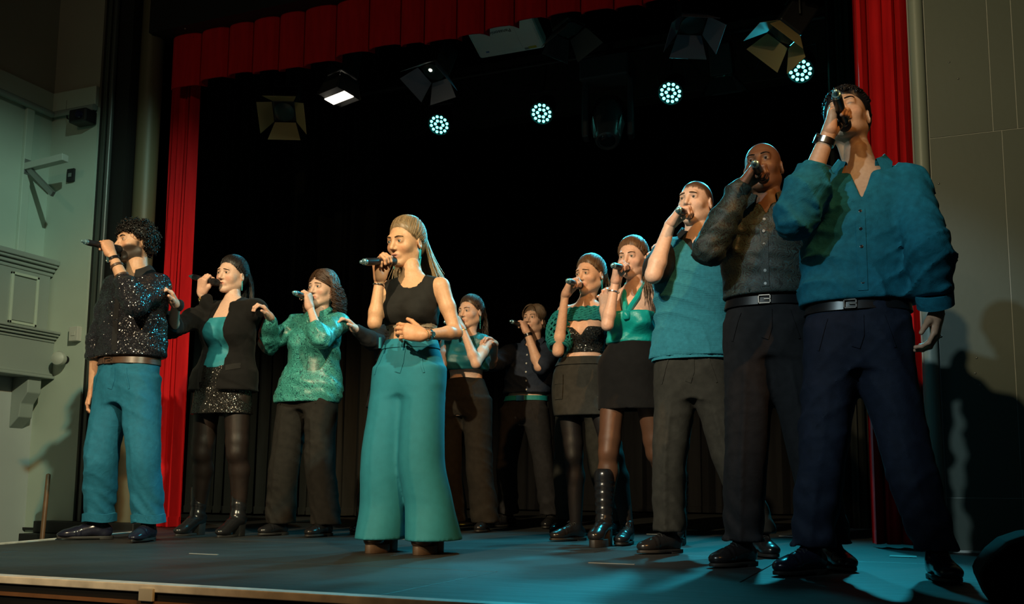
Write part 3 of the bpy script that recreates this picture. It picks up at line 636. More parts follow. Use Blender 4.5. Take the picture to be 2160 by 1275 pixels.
# fresnel lanterns with barn doors
WHT = plain('lamp_white', (.9, .85, .75), .4, emit=(1, .9, .72), estr=4.0); DOOR = plain('barn_door', (.03, .03, .03), .5); DOORL = plain('barn_door_olive', (.34, .27, .12), .6); DOORB = plain('barn_door_grey', (.16, .17, .22), .5)
def fresnel(px, py, y, d, lab, kind, barz):
    c = aty(px, py, y); e = empty('fresnel_lantern', c, lab, 'stage lamp', 'fresnel lanterns with barn doors'); d, a, b2 = aim_axes(d)
    MB().obox(-d * .12, [a, b2, d], (.085, .085, .12)).obj('housing', blk, e, bevel=.012); MB().lathe([(0, .078), (.012, .078), (.018, .06)], (0, 0, 0), d, 20).obj('lens', LEDC, e, smooth=True)
    for s in (-1, 1):
        for ax_, bx_, nm in ((a, b2, 0), (b2, a, 1)):
            h0 = d * .012 + ax_ * s * .086; o_ = unit(d * (.75 if kind != 'slot' else 1.0) + ax_ * s * (.55 if kind != 'slot' else .15)); L = .15
            m_ = DOORL if (kind == 'olive') else (DOORB if kind in ('lit', 'grey') else DOOR)
            MB().prism([h0 - bx_ * .08, h0 + bx_ * .08, h0 + bx_ * .125 + o_ * L, h0 - bx_ * .125 + o_ * L], unit(np.cross(bx_, o_)) * .002).obj('barn_door', m_, e)
    if kind == 'lit': MB().lathe([(0, .014), (.004, .012), (.005, .004)], d * .02 + b2 * .03, d, 10).obj('bulb', WHT, e)
    if kind == 'slot': MB().obox(d * .165, [a, b2, d], (.115, .045, .003)).obj('lit_slot', WHT, e)
    MB().tube([a * .10 - d * .1, a * .10 + np.array([0, 0, .16]) - d * .1, -a * .10 + np.array([0, 0, .16]) - d * .1, -a * .10 - d * .1], .008, 6).obj('yoke', blk, e); MB().tube([np.array([0, 0, .16]) - d * .1, (0, 6.0 - y if y < 6.9 else BY - y, barz - c[2])], .012, 8).obj('clamp', blk, e)
fresnel(600, 235, 5.95, (.25, -.55, -.6), 'leftmost fresnel lantern with an olive barn door', 'olive', 3.72); fresnel(722, 165, 5.95, (-.05, -.15, -1), 'fresnel lantern showing a bright white slot from below', 'slot', 3.72); fresnel(915, 150, 5.95, (-.1, -.35, -.8), 'fresnel lantern with a white spark and grey barn doors, left of the projector', 'lit', 3.72)
fresnel(1460, 50, 5.95, (.15, -.3, -.9), 'fresnel lantern with pale grey barn doors, right of the projector', 'grey', 3.72); fresnel(1655, 70, 5.95, (-.4, -.25, -.7), 'fresnel lantern with a green-tinged door above the rightmost teal lamp', 'olive', 3.72)
fresnel(1525, 160, 7.2, (.0, .3, -.8), 'unlit black lantern between the two right teal lamps', 'dark', BZ); fresnel(1200, 60, 5.95, (.2, -.1, -.9), 'unlit black lantern just right of the white projector', 'dark', 3.72)
for (xa, xb, lab) in ((-3.5, -2.75, 'black cable drooping between the first and second teal lamps'), (-1.55, -1.15, 'short black cable loop right of the third teal lamp'), (-1.15, -.86, 'black cable drooping left of the rightmost teal lamp')):
    MB().tube([(xa + (xb - xa) * t, BY + .14 * math.sin(math.pi * t), BZ - .27 * math.sin(math.pi * t)) for t in np.linspace(0, 1, 14)], .007, 6).obj('power_cable', blk, smooth=True, label=lab, cat='cable', group='drooping cables on the rear bar')
# projector, hung upside down, its lid facing the hall floor
pc = aty(1063, 78, 6.02); e = empty('projector', pc, 'white ceiling projector hanging behind the red valance', 'projector'); PJ = plain('projector_white', (.72, .73, .68), .4, var=.04, nscale=6); z = np.zeros(3)
ax_ = np.array([1., 0, 0]); up_ = unit(np.array([.0, -.94, .35])); nrm = unit(np.array([0, -.35, -.94]))      # the lid looks down and towards the hall
MB().obox(-nrm * .055, [ax_, up_, nrm], (.255, .17, .055)).obj('body', PJ, e, bevel=.022)
MB().obox(-nrm * .02 + up_ * .02, [ax_, up_, nrm], (.10, .145, .0212)).obj('lid', PJ, e, bevel=.004); MB().lathe([(0, .05), (.03, .048), (.032, .04)], up_ * .17 - nrm * .06 + ax_ * .1, up_, 20).obj('lens', blk, e, smooth=True)
MB().tube([-nrm * .1, (0, .05, 6.9 - pc[2])], .025, 10).obj('mount_pole', blk, e, smooth=True)
def text_obj(txt, size, mat, parent, o_, xa, ya, name='lettering'):
    cu = bpy.data.curves.new(name, 'FONT'); cu.body = txt; cu.size = size; cu.align_x = 'CENTER'; cu.align_y = 'CENTER'; cu.extrude = .0006
    t_ = bpy.data.objects.new(name + '_src', cu); COL.objects.link(t_); dg = bpy.context.evaluated_depsgraph_get(); me = bpy.data.meshes.new_from_object(t_.evaluated_get(dg)); bpy.data.objects.remove(t_, do_unlink=True); me.materials.clear(); me.materials.append(mat)
    xa = unit(xa); ya = unit(ya); za = np.cross(xa, ya); m_ = Matrix.Identity(4)
    for i in range(3): m_[i][0] = xa[i]; m_[i][1] = ya[i]; m_[i][2] = za[i]; m_[i][3] = o_[i]
    me.transform(m_); ob = bpy.data.objects.new(name, me); return put(ob, parent)
ink = plain('ink', (.03, .03, .03), .6)
text_obj('Panasonic', .042, ink, e, nrm * .0022 + up_ * .055 + ax_ * -.01, -ax_, -up_)
MB().obox(nrm * .001 + up_ * -.135 + ax_ * .17, [ax_, up_, nrm], (.030, .010, .001)).obj('yellow_sticker', plain('sticker_yellow', (.55, .48, .03), .5), e); MB().obox(nrm * .001 + up_ * -.11 + ax_ * -.17, [ax_, up_, nrm], (.012, .006, .001)).obj('blue_sticker', plain('sticker_blue', (.05, .16, .40), .5), e); MB().obox(nrm * .001 + up_ * -.14 + ax_ * .125, [ax_, up_, nrm], (.016, .009, .001)).obj('grey_sticker', plain('sticker_grey', (.25, .26, .25), .5), e)
# stage monitor at the right front corner
mc = gnd(2150, 1240); e = empty('stage_monitor', (mc[0] + .10, FY + .42, 0), 'black wedge loudspeaker at the right front corner of the stage', 'loudspeaker')
o_ = e.location; Q = lambda x, y: np.array(aty(x, y, FY + .42)) - np.array(o_)
poly = [Q(2062, 1213), Q(2095, 1170), Q(2125, 1145), Q(2185, 1125), Q(2300, 1180), Q(2300, 1290), Q(2098, 1290)]
MB().prism(poly, (0, .34, 0)).obj('cabinet', blkm, e, bevel=.02); MB().prism([p * .97 + (0, -.004, 0) for p in poly], (0, .006, 0)).obj('side_panel', blkm, e)

# ---------------------------------------------------------------- people: heads, hands, bodies
def head_mesh(P, neck_local, h=0.0039):
    """face looks along -y, origin at the middle of the head; neck_local is the neck base in head axes"""
    fem = P['sex'] == 'f'; jw = P.get('jaw', 1.0); fat = P.get('fat', 0.0)
    lo = np.array([-.098, -.135, -.138]); hi = np.array([.098, .130, .135])
    lo = np.minimum(lo, neck_local - .055); hi = np.maximum(hi, neck_local + .055)
    f = Field(lo, hi, h)
    f.add(Ell((0, .020, .036), (.0735, .094, .081)), .01)
    f.add(Ell((0, -.022, -.012 if fem else -.015), ((.061 if fem else .064) + fat * .006, .070, .084 if fem else .090)), .03)
    jx = (.043 if fem else .049) * jw + fat * .008
    for s in (-1, 1):
        f.add(Cone((s * jx, .012, -.052), (s * .015, -.066, -.090 if fem else -.096), .024, .016), .03)
        f.add(Ell((s * .040, -.052, -.018), (.023, .024, .022 + fat * .008)), .02)
    f.add(Ell((0, -.074, -.092 if fem else -.098), (.018 if fem else .024, .016, .015)), .02)
    f.add(Cone((-.032, -.078, .031), (.032, -.078, .031), .010 if fem else .013, .010 if fem else .013), .02)
    for s in (-1, 1): f.sub(Ell((s * .031, -.096, .013), (.019, .016, .012)), .012)
    nl = P.get('nose', 1.0); nw = .0105 if fem else .0125
    f.add(Cone((0, -.083, .024), (0, -.102 - .006 * nl, -.020), .0075, .0105), .012)
    for s in (-1, 1):
        f.add(Ell((s * nw, -.094, -.025), (.008, .010, .007)), .006)
    f.sub(Ell((.006, -.101, -.033), (.0032, .004, .0035)), .002); f.sub(Ell((-.006, -.101, -.033), (.0032, .004, .0035)), .002)
    full = P.get('lips', 1.0)
    f.add(Ell((0, -.080, -.056), (.027, .014, .018)), .012)
    op = P.get('open', 0.0)
    f.add(Ell((0, -.0885, -.0500), (.021, .0068, .0046 * full)), .005)
    f.add(Ell((0, -.0868, -.0612 - op), (.0175, .0078, .0056 * full)), .005)
    f.sub(Ell((0, -.098, -.0552 - op * .5), (.022, .012, .0012 + op * .6)), .003)
    for s in (-1, 1):
        f.add(Ell((s * .031, -.0755, .0125), (.0165, .0125, .0125)), .005)
        if not P.get('closed'):
            f.sub(Ell((s * .031, -.0900, .0115), (.0122, .012, .0037)), .002)
        e = rot(0, 0, 0)
        f.add(Ell((s * .0765, .016, -.003), (.008, .018, .030), rot(s * 22, 0, s * -6)), .006)
        f.sub(Ell((s * .085, .012, -.001), (.006, .009, .017)), .004)
    nr = .044 if fem else .056
    f.add(Cone((0, .022, -.055), neck_local, nr * .98, nr * 1.05), .022)
    if not fem: f.add(Ell(np.array([0, -.044, -.115]) * .75 + np.array(neck_local) * .1, (.012, .013, .018)), .02)
    V, Fq = f.mesh(); V = relax(V, Fq, 1, .35)
    sk = np.array(P['skin']); C = np.tile(sk, (len(V), 1))
    x, y, z = V.T
    def blend(m, col): nonlocal C; C = C * (1 - m[:, None]) + np.array(col) * m[:, None]
    fr = np.clip((-y - .05) * 40, 0, 1)
    ck = np.exp(-(((np.abs(x) - .042) / .018) ** 2 + ((z + .022) / .02) ** 2)) * fr
    blend(ck * P.get('blush', .35), sk * np.array([1.0, .62, .58]))
    if P.get('beard'):
        bm = np.clip((-.020 - z - .25 * np.clip(y + .02, 0, .1) + .35 * np.clip(np.abs(x) - .03, 0, .1)) * 60, 0, 1) * np.clip((.026 - y) * 60, 0, 1) * np.clip((z + .112 + .12 * np.clip(.02 - y, 0, 1)) * 60, 0, 1)
        bm = np.maximum(bm, np.clip((-y - .07) * 80, 0, 1) * np.exp(-((z + .040) / .007) ** 2) * (np.abs(x) < .03))
        bm = np.maximum(bm, np.clip((.020 - z) * 60, 0, 1) * np.clip((z + .07) * 60, 0, 1) * np.exp(-((y + .012) / .016) ** 2) * (np.abs(x) > .045) * (np.abs(x) < .0765))
        blend(np.clip(bm, 0, 1) * P['beard'], P['haircol'])
    lm = np.exp(-((x / .0225) ** 4 + ((z + .0555 + op * .4) / (.0100 * full + op)) ** 4)) * np.clip((-y - .080) * 250, 0, 1)
    blend(np.clip(lm * P.get('lipmix', .85), 0, 1), P.get('lipcol', sk * np.array([.78, .42, .40])))
    if op: blend(np.clip(np.exp(-((x / .016) ** 4 + ((z + .0555 + op * .5) / (.0016 + op * .7)) ** 4)) * 1.2, 0, 1), (.05, .01, .01))
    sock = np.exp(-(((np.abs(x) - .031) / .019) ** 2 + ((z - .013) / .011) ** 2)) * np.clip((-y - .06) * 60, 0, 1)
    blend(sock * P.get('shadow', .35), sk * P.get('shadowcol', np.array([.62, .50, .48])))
    if not P.get('closed'):
        lash = np.exp(-(((np.abs(x) - .031) / .0135) ** 4 + ((z - .0172) / .0022) ** 2)) * np.clip((-y - .07) * 60, 0, 1); blend(lash * .85, (.02, .014, .01))
    else:
        lash = np.exp(-(((np.abs(x) - .031) / .0145) ** 4 + ((z - .0085) / .0022) ** 2)) * np.clip((-y - .07) * 60, 0, 1); blend(lash * .9, (.02, .014, .01))
    sc = P.get('scalp', .75)
    if sc:
        hl = np.interp(y, *HLINE[P['sex']]) + .004 * np.sin(x * 230) + .003 * np.sin(x * 510 + 1); blend(np.clip((z - hl) * 70, 0, 1) * np.clip((.13 - np.abs(x)) * 50, 0, 1) * (np.abs(x) < .0775) * sc, P['haircol'])
    return V, Fq, C

HAND = {}
def hand_mesh(pose):
    if pose in HAND: return HAND[pose]
    f = Field((-.05, -.075, -.085), (.22, .09, .045), .0031)
    ang = {'grip': (52, 78, 45), 'flat': (14, 22, 14), 'drape': (22, 38, 24), 'relax': (24, 38, 26), 'fist': (60, 85, 60), 'over': (30, 58, 36)}[pose]
    mcp = [(.086, .027, 0), (.090, .0085, .003), (.085, -.0105, .001), (.075, -.028, -.004)]
    ln = [(.043, .026, .021), (.044, .029, .022), (.043, .027, .021), (.034, .020, .019)]
    f.add(Cone((-.006, 0, 0), (.014, 0, 0), .0225, .0230), .012)
    for i, mp in enumerate(mcp):
        f.add(Cone((.008, mp[1] * .45, -.003), mp, .019, .0125), .014)
    f.add(Cone((.015, .016, -.010), (.048, .038, -.020), .019, .0145), .012); f.add(Cone((.015, -.014, -.010), (.055, -.024, -.012), .017, .013), .012)
    for i, (mp, l3) in enumerate(zip(mcp, ln)):
        p = np.array(mp, float); a = 0.0; r = .0095 if i < 3 else .0082
        spread = (i - 1.4) * -.055 if pose in ('flat', 'drape', 'relax', 'over') else 0
        for q, L in enumerate(l3):
            a += math.radians(ang[q] + (i - 1) * 3)
            d = np.array([math.cos(a), spread, -math.sin(a)]); d /= np.linalg.norm(d)
            n = p + d * L; f.add(Cone(p, n, r, r * .9), .0035); f.add(Ell(n, (r * .99,) * 3), .003); p = n; r *= .91
    th = [(.048, .038, -.020), (.076, .050, -.036), (.100, .040, -.052)] if pose in ('grip', 'fist') else [(.048, .040, -.018), (.078, .060, -.026), (.104, .068, -.034)]
    f.add(Cone(th[0], th[1], .0135, .0105), .006); f.add(Cone(th[1], th[2], .0105, .0085), .003)
    V, Fq = f.mesh(); V = relax(V, Fq, 1, .3); HAND[pose] = (V, Fq); return HAND[pose]

def solve_on_ray(px, S, W, l1, l2, y0, y1):
    best = None
    for Y in np.linspace(y0, y1, 240):
        E = aty(px[0], px[1], Y); e = (np.linalg.norm(E - S) - l1) ** 2 + (0 if W is None else (np.linalg.norm(E - W) - l2) ** 2)
        if best is None or e < best[0]: best = (e, E)
    return best[1]
def ik(S, W, l1, l2, hint):
    d = W - S; L = np.linalg.norm(d)
    if L > (l1 + l2) * .995: s = L / ((l1 + l2) * .995); l1 *= s; l2 *= s
    u = d / L; a = (l1 * l1 - l2 * l2 + L * L) / (2 * L); hh = math.sqrt(max(l1 * l1 - a * a, 0))
    hn = np.asarray(hint, float); hn = hn - u * (hn @ u); return S + u * a + unit(hn) * hh

TORSO = {'m': [(-.12, .150, .100), (0, .165, .112), (.15, .170, .115), (.45, .148, .102), (.70, .165, .115), (.86, .172, .108), (.97, .150, .082), (1.06, .085, .062), (1.10, .058, .055)],
         'f': [(-.12, .150, .100), (0, .172, .112), (.16, .172, .114), (.48, .122, .088), (.70, .140, .102), (.86, .146, .096), (.97, .128, .072), (1.06, .072, .054), (1.10, .050, .050)]}
def torso_rows(J, P, off=0.0, t0=-1, t1=9, wx=None):
    zc = J['crotch']; zs = J['sh_z']; rows = []
    k = P.get('bw', 1.0) * J['s']
    for t, a, b in TORSO[P['sex']]:
        if wx: a, b = a + wx(t), b + wx(t)
        tt = np.clip((zc + t * (zs - zc) - J['pelvis'][2]) / (J['chest'][2] - J['pelvis'][2]), -.3, 1.3)
        c = J['pelvis'] + (J['chest'] - J['pelvis']) * tt
        rows.append((zc + t * (zs - zc), c[0], c[1] + .012 * J['s'] * (1 if .3 < t < .6 else 0), a * k + off, b * k + off, J['yaw'] * tt))
    if t0 > -1 or t1 < 9:
        st = Stack(rows); za, zb = zc + t0 * (zs - zc), zc + t1 * (zs - zc)
        za = max(za, rows[0][0]); zb = min(zb, rows[-1][0]); mid = [r for r in rows if za + .02 < r[0] < zb - .02]
        rows = [(za,) + tuple(float(v) for v in st.at(np.array(za)))] + mid + [(zb,) + tuple(float(v) for v in st.at(np.array(zb)))]
    return rows
def breasts(J, P, grow=0.0):
    z = J['crotch'] + .70 * (J['sh_z'] - J['crotch']); c = J['pelvis'] + (J['chest'] - J['pelvis']) * .78; k = P.get('bw', 1.0) * J['s']
    cw, sw = math.cos(J['yaw']), math.sin(J['yaw']); out = []
    for s in (-1, 1):
        ox, oy = s * .064 * k, -.075 * k
        out.append(Ell((c[0] + ox * cw - oy * sw, c[1] + ox * sw + oy * cw, z), (.062 * k + grow, .062 * k + grow, .062 * k + grow)))
    return out

def core_prims(J, P, trap=1.0, rows=None):
    out = [(Stack(rows or torso_rows(J, P), 2.2), .02)]
    if P['sex'] == 'f': out += [(b, .040) for b in breasts(J, P)]
    for sd in 'RL':
        a = J['neck'] - np.array([0, -.015, .03]); b = J['sh' + sd]; out.append((Cone(a, a + (b - a) * trap, .038, .038 + (.045 * J['s'] * (1 if P['sex'] == 'm' else .88) - .038) * trap), .04))
    return out
def joints(P):
    """pixel joints -> positions; every joint lies on the plane y = Y + dy of its person"""
    Y = P['Y']; J = {}
    def at(key, dy=0.0):
        q = P[key]; return aty(q[0], q[1], Y + (q[2] if len(q) > 2 else dy))
    for k in ('head', 'neck', 'shR', 'shL', 'hipR', 'hipL', 'knR', 'knL'): J[k] = at(k)
    for s in 'RL':
        fx = P['foot' + s]; g = aty(fx[0], 1130, Y + fx[1]); J['foot' + s] = np.array([g[0], Y + fx[1], 0.0])
        a = math.radians(fx[2]); back = np.array([-math.sin(a), math.cos(a), 0]); J['footdir' + s] = -back
        J['an' + s] = J['foot' + s] + back * .055 + np.array([0, 0, .10 + P.get('lift', 0)])
    J['pelvis'] = (J['hipR'] + J['hipL']) / 2; J['chest'] = (J['shR'] + J['shL']) / 2
    d = J['shL'] - J['shR']; J['yaw'] = math.atan2(d[1], d[0])
    J['crotch'] = J['pelvis'][2] - .055; J['sh_z'] = J['chest'][2] + .015; J['s'] = P.get('H', 1.75) / 1.76
    J['Rh'] = rot(*P['face'])
    s = J['s']; lu, lf = .295 * s, .255 * s
    hs = P.get('hs', 1.0); J['hs'] = hs
    if 'mic' in P:
        sd, tail, grip = P['mic'][:3]
        mouth = J['head'] + J['Rh'] @ (np.array([0, -.128, -.058]) * hs)
        if len(P['mic']) > 3: mouth = aty(P['mic'][3][0], P['mic'][3][1], mouth[1])
        best = None
        for yy in np.linspace(mouth[1] - .27, mouth[1] + .05, 200):
            t = aty(tail[0], tail[1], yy); e = abs(np.linalg.norm(t - mouth) - .245)
            if best is None or e < best[0] - 1e-4: best = (e, t)
        ey = unit(mouth - best[1]); J['mic'] = (mouth, ey); g = mouth - ey * grip
        w0 = at('wr' + sd, g[1] - Y); w0[:] = aty(P['wr' + sd][0], P['wr' + sd][1], g[1] + .02)
        ex = g - w0; ex = unit(ex - ey * (ex @ ey)); ez = np.cross(ex, ey) * (1 if sd == 'R' else -1)
        W = g - ex * .083 * hs + ez * .032 * hs
        J['wr' + sd] = W; J['hand' + sd] = (W, ex, ey, ez, 'grip')
    for sd in 'RL':
        if 'wr' + sd not in J:
            q = P['wr' + sd]; W = aty(q[0], q[1], q[2]); t = P['tip' + sd]; T = aty(t[0], t[1], t[2]); ex = unit(T - W)
            hint = np.asarray(P.get('back' + sd, (0, 0, 1)), float); ez = unit(hint - ex * (hint @ ex)); ey = np.cross(ez, ex) * (1 if sd == 'R' else -1)
            J['wr' + sd] = W; J['hand' + sd] = (W, ex, ey, ez, P.get('pose' + sd, 'drape'))
        S = J['sh' + sd]; W = J['wr' + sd]
        if 'el' + sd in P and len(P['el' + sd]) == 2: E = solve_on_ray(P['el' + sd], S, W, lu, lf, Y - .75, Y + .4)
        else: E = ik(S, W, lu, lf, P.get('el' + sd, (0, 0, -1)))
        J['el' + sd] = E
    if DEBUG:
        n = np.linalg.norm
        print(P['id'], 'H', round(float(J['head'][2] + .115), 2), 'shW', round(float(n(d)), 2), 'sh_z', round(float(J['sh_z']), 2), 'hip', round(float(J['pelvis'][2]), 2), 'hipW', round(float(n(J['hipR'] - J['hipL'])), 2), 'yaw', round(math.degrees(J['yaw'])),
              'armR', [round(float(n(J['elR'] - J['shR'])), 2), round(float(n(J['elR'] - J['wrR'])), 2)], 'armL', [round(float(n(J['elL'] - J['shL'])), 2), round(float(n(J['elL'] - J['wrL'])), 2)],
              'neck', round(float(n(J['head'] - J['neck'])), 2), 'legs', [round(float(n(J['hip' + q] - J['kn' + q])), 2) for q in 'RL'], [round(float(n(J['an' + q] - J['kn' + q])), 2) for q in 'RL'])
    return J
DEBUG = False

def arm_cones(J, P, sd, off=0.0, upto=1.0, th=None):
    s = J['s'] * (th or P.get('arm', 1.0)); S, E, W = J['sh' + sd], J['el' + sd], J['wr' + sd]
    m = 1.0 if P['sex'] == 'm' else .88
    r = [.052 * m * s, .046 * m * s, .037 * m * s, .040 * m * s, .0255 * (1.0 if P['sex'] == 'm' else .93) * s]
    r = [q + off for q in r]; M = S + (E - S) * .45; Q = E + (W - E) * .25
    L = [(S, M, r[0], r[1]), (M, E, r[1], r[2]), (E, Q, r[2], r[3]), (Q, W, r[3], r[4])]
    return [Cone(*c) for c in L]
def build_body(P, root, J):
    o = J['root']; hs = J['hs']
    nl = J['Rh'].T @ ((J['neck'] - J['head']) / hs)
    Vh, Fh, Ch = head_mesh(P, nl, P.get('hh', .0039)); Vh = (Vh * hs) @ J['Rh'].T + J['head'] - o
    parts = [(Vh, Fh, Ch)]
    sk = np.array(P['skin'])
    for sd in 'RL':
        W, ex, ey, ez, pose = J['hand' + sd]; V, Fq = hand_mesh(pose); V = V * hs * P.get('hand', 1.0)
        V2 = W + V[:, :1] * ex + V[:, 1:2] * ey + V[:, 2:] * ez - o
        Fm = Fq if sd == 'R' else Fq[:, ::-1]
        parts.append((V2, Fm, np.tile(sk * (P.get('handtint', (1, .92, .9))), (len(V), 1))))
    pts = np.array([J[k] for k in ('shR', 'shL', 'elR', 'elL', 'wrR', 'wrL', 'pelvis', 'neck')]) - o
    lo = pts.min(0) - .10; hi = pts.max(0) + .10; lo[2] = min(lo[2], J['crotch'] - .10)
    c = J['pelvis'] - o; lo[:2] = np.minimum(lo[:2], c[:2] - .24); hi[:2] = np.maximum(hi[:2], c[:2] + .24)
    lo[2] = min(lo[2], J['crotch'] - .12)
    f = Field(lo, hi, P.get('hb', .0105))
    for pr, k in core_prims(J, P): f.add(pr, k)
    nr = .044 * hs if P['sex'] == 'f' else .056 * hs
    f.add(Cone(J['neck'] + (J['head'] - J['neck']) * .35, J['neck'] - np.array([0, 0, .04]), nr, nr * 1.12), .03)
    for sd in 'RL':
        for q in arm_cones(J, P, sd): q.a = q.a - o; q.b = q.b - o; f.add(q, .018)
        W, ex, ey, ez, pose = J['hand' + sd]; rw = .0232 * hs * P.get('hand', 1.0); f.add(Cone(W - o, W + ex * .022 * hs - o, rw, rw), .012)
    V, Fq = f.mesh(); V = relax(V, Fq, 1, .4)
    parts.append((V, Fq, np.tile(sk, (len(V), 1))))
    n = 0; VV, FF, CC = [], [], []
    for v, q, cc in parts: VV.append(v); FF.append(q + n); CC.append(cc); n += len(v)
    body = fobj('body', np.concatenate(VV), np.concatenate(FF), MATS['skin'], root, colors=np.concatenate(CC))
    if not P.get('closed') and not P.get('noeyes'):
        for s in (-1, 1):
            mb = MB(); g = P.get('gaze', (0, 0)); d = unit(np.array([math.sin(math.radians(g[0])), -math.cos(math.radians(g[0])), math.sin(math.radians(g[1]))]))
            prof = [(.0122 * math.cos(a), .0122 * math.sin(a)) for a in np.linspace(math.pi, 0.002, 14)]
            mb.lathe(prof, (0, 0, 0), d, 16, cap=False); vv = np.array(mb.v); cs = vv @ d / .0122
            col = np.where(cs[:, None] > .93, np.array([[.01, .008, .008]]), np.where(cs[:, None] > .80, np.array([P.get('iris', (.10, .08, .06))]), np.array([[.42, .39, .36]])))
            vv = (vv + np.array([s * .031, -.0748, .0118])) * hs @ J['Rh'].T + J['head'] - o
            fobj('eye', vv, np.array([q for q in mb.f if len(q) == 4]), MATS['eye'], root, colors=col)
    # eyebrows hug the forehead
    if P.get('brows', True):
        tr = bvh(Vh, Fh)
        for s in (-1, 1):
            pts, rr = [], []
            for i in range(7):
                t = i / 6; x = s * (.012 + .034 * t); arch = P.get('brow', (.0, .006, -.003)); z = .0305 + arch[0] * (1 - t) + arch[1] * math.sin(t * 2.4) + arch[2] * t
                a = J['Rh'] @ (np.array([x, -.2, z]) * hs) + J['head'] - o; h = hit(tr, a, J['Rh'] @ np.array([0, 1., 0]))
                if h is not None: pts.append(h[0] - J['Rh'] @ np.array([0, -.0006, 0])); rr.append((.0034 - .0018 * abs(t - .35)) * P.get('browthick', 1.0))
            if len(pts) > 3:
                mb = MB().tube(pts, rr, 6); mb.obj('eyebrow', P['browmat'], root, smooth=True)
    return body, (Vh, Fh)

# ---------------------------------------------------------------- hair
def strand_mesh(paths, radii, seg=4, jit=.25, seed=0):
    r = np.random.RandomState(seed); V, F, C = [], [], []; n = 0
    for pts, (r0, r1) in zip(paths, radii):
        pts = np.asarray(pts, float); m = len(pts); T = np.gradient(pts, axis=0); T /= np.linalg.norm(T, axis=1)[:, None] + 1e-9
        ref = np.array([.31, .22, .92]) if abs(T[0, 2]) < .9 else np.array([.9, .3, .1])
        A = np.cross(T, ref); A /= np.linalg.norm(A, axis=1)[:, None] + 1e-9; B = np.cross(T, A)
        t = np.linspace(0, 1, m); rad = (r0 + (r1 - r0) * t) * np.clip(4 * np.minimum(t + .12, 1.06 - t), .15, 1)
        q = np.linspace(0, 2 * math.pi, seg, endpoint=False)
        v = pts[:, None] + rad[:, None, None] * (A[:, None] * np.cos(q)[None, :, None] + B[:, None] * np.sin(q)[None, :, None])
        V.append(v.reshape(-1, 3)); c = 1 + jit * (r.rand() * 2 - 1); C.append(np.full((m * seg, 3), c))
        for i in range(m - 1):
            for k in range(seg): F.append((n + i * seg + k, n + i * seg + (k + 1) % seg, n + (i + 1) * seg + (k + 1) % seg, n + (i + 1) * seg + k))
        n += m * seg
    return np.concatenate(V), np.array(F), np.concatenate(C)
HC = np.array([0, .020, .036]); HR = np.array([.0735, .094, .081])
CROWN = [0.0]
def scalp(d, off=.006): d = unit(d); p = HC + d * (1 / math.sqrt(((d / (HR + off)) ** 2).sum())); return p + np.array([0, .3, 1.0]) * CROWN[0] * float(np.clip((p[2] - .045) / .07, 0, 1))
HLINE = {'f': ([-.095, -.085, -.07, -.055, -.042, -.03, .0, .03, .06, .13], [.088, .086, .081, .068, .048, .030, .008, -.010, -.060, -.080]), 'm': ([-.09, -.07, -.03, .0, .03, .06, .13], [.066, .062, .040, .008, -.010, -.050, -.066])}
def cap_mesh(P, off=.008, amp=.002, waves=((60, 60, 40), (120, 110, 90)), hl=None, h=.0045, extra=()):
    f = Field((-.105, -.12, -.13), (.105, .145, .14), h)
    f.add(Ell(HC, HR + off), .005)
    if CROWN[0]: f.add(Ell(HC + np.array([0, .004, CROWN[0]]), HR + off - np.array([.004, .016, .0])), .02)
    f.add(Ell((0, .040, -.02), (.066 + off, .068 + off, .075)), .03)
    xs, zs = hl or HLINE[P['sex']]
    class Cut:
        def box(s): return None
        def ev(s, X, Y, Z): return (np.interp(Y, xs, zs) - Z) + 0 * X
    for e in extra: f.add(e, .015)
    f.noise(amp, waves, 3); f.disp(lambda X, Y, Z: (off + .0015) * np.clip(1 - (Z - np.interp(Y, xs, zs)) / .045, 0, 1) ** 1.3 + 0 * X); f.cut(Cut(), .006)
    V, F = f.mesh(); return relax(V, F, 1, .3), F
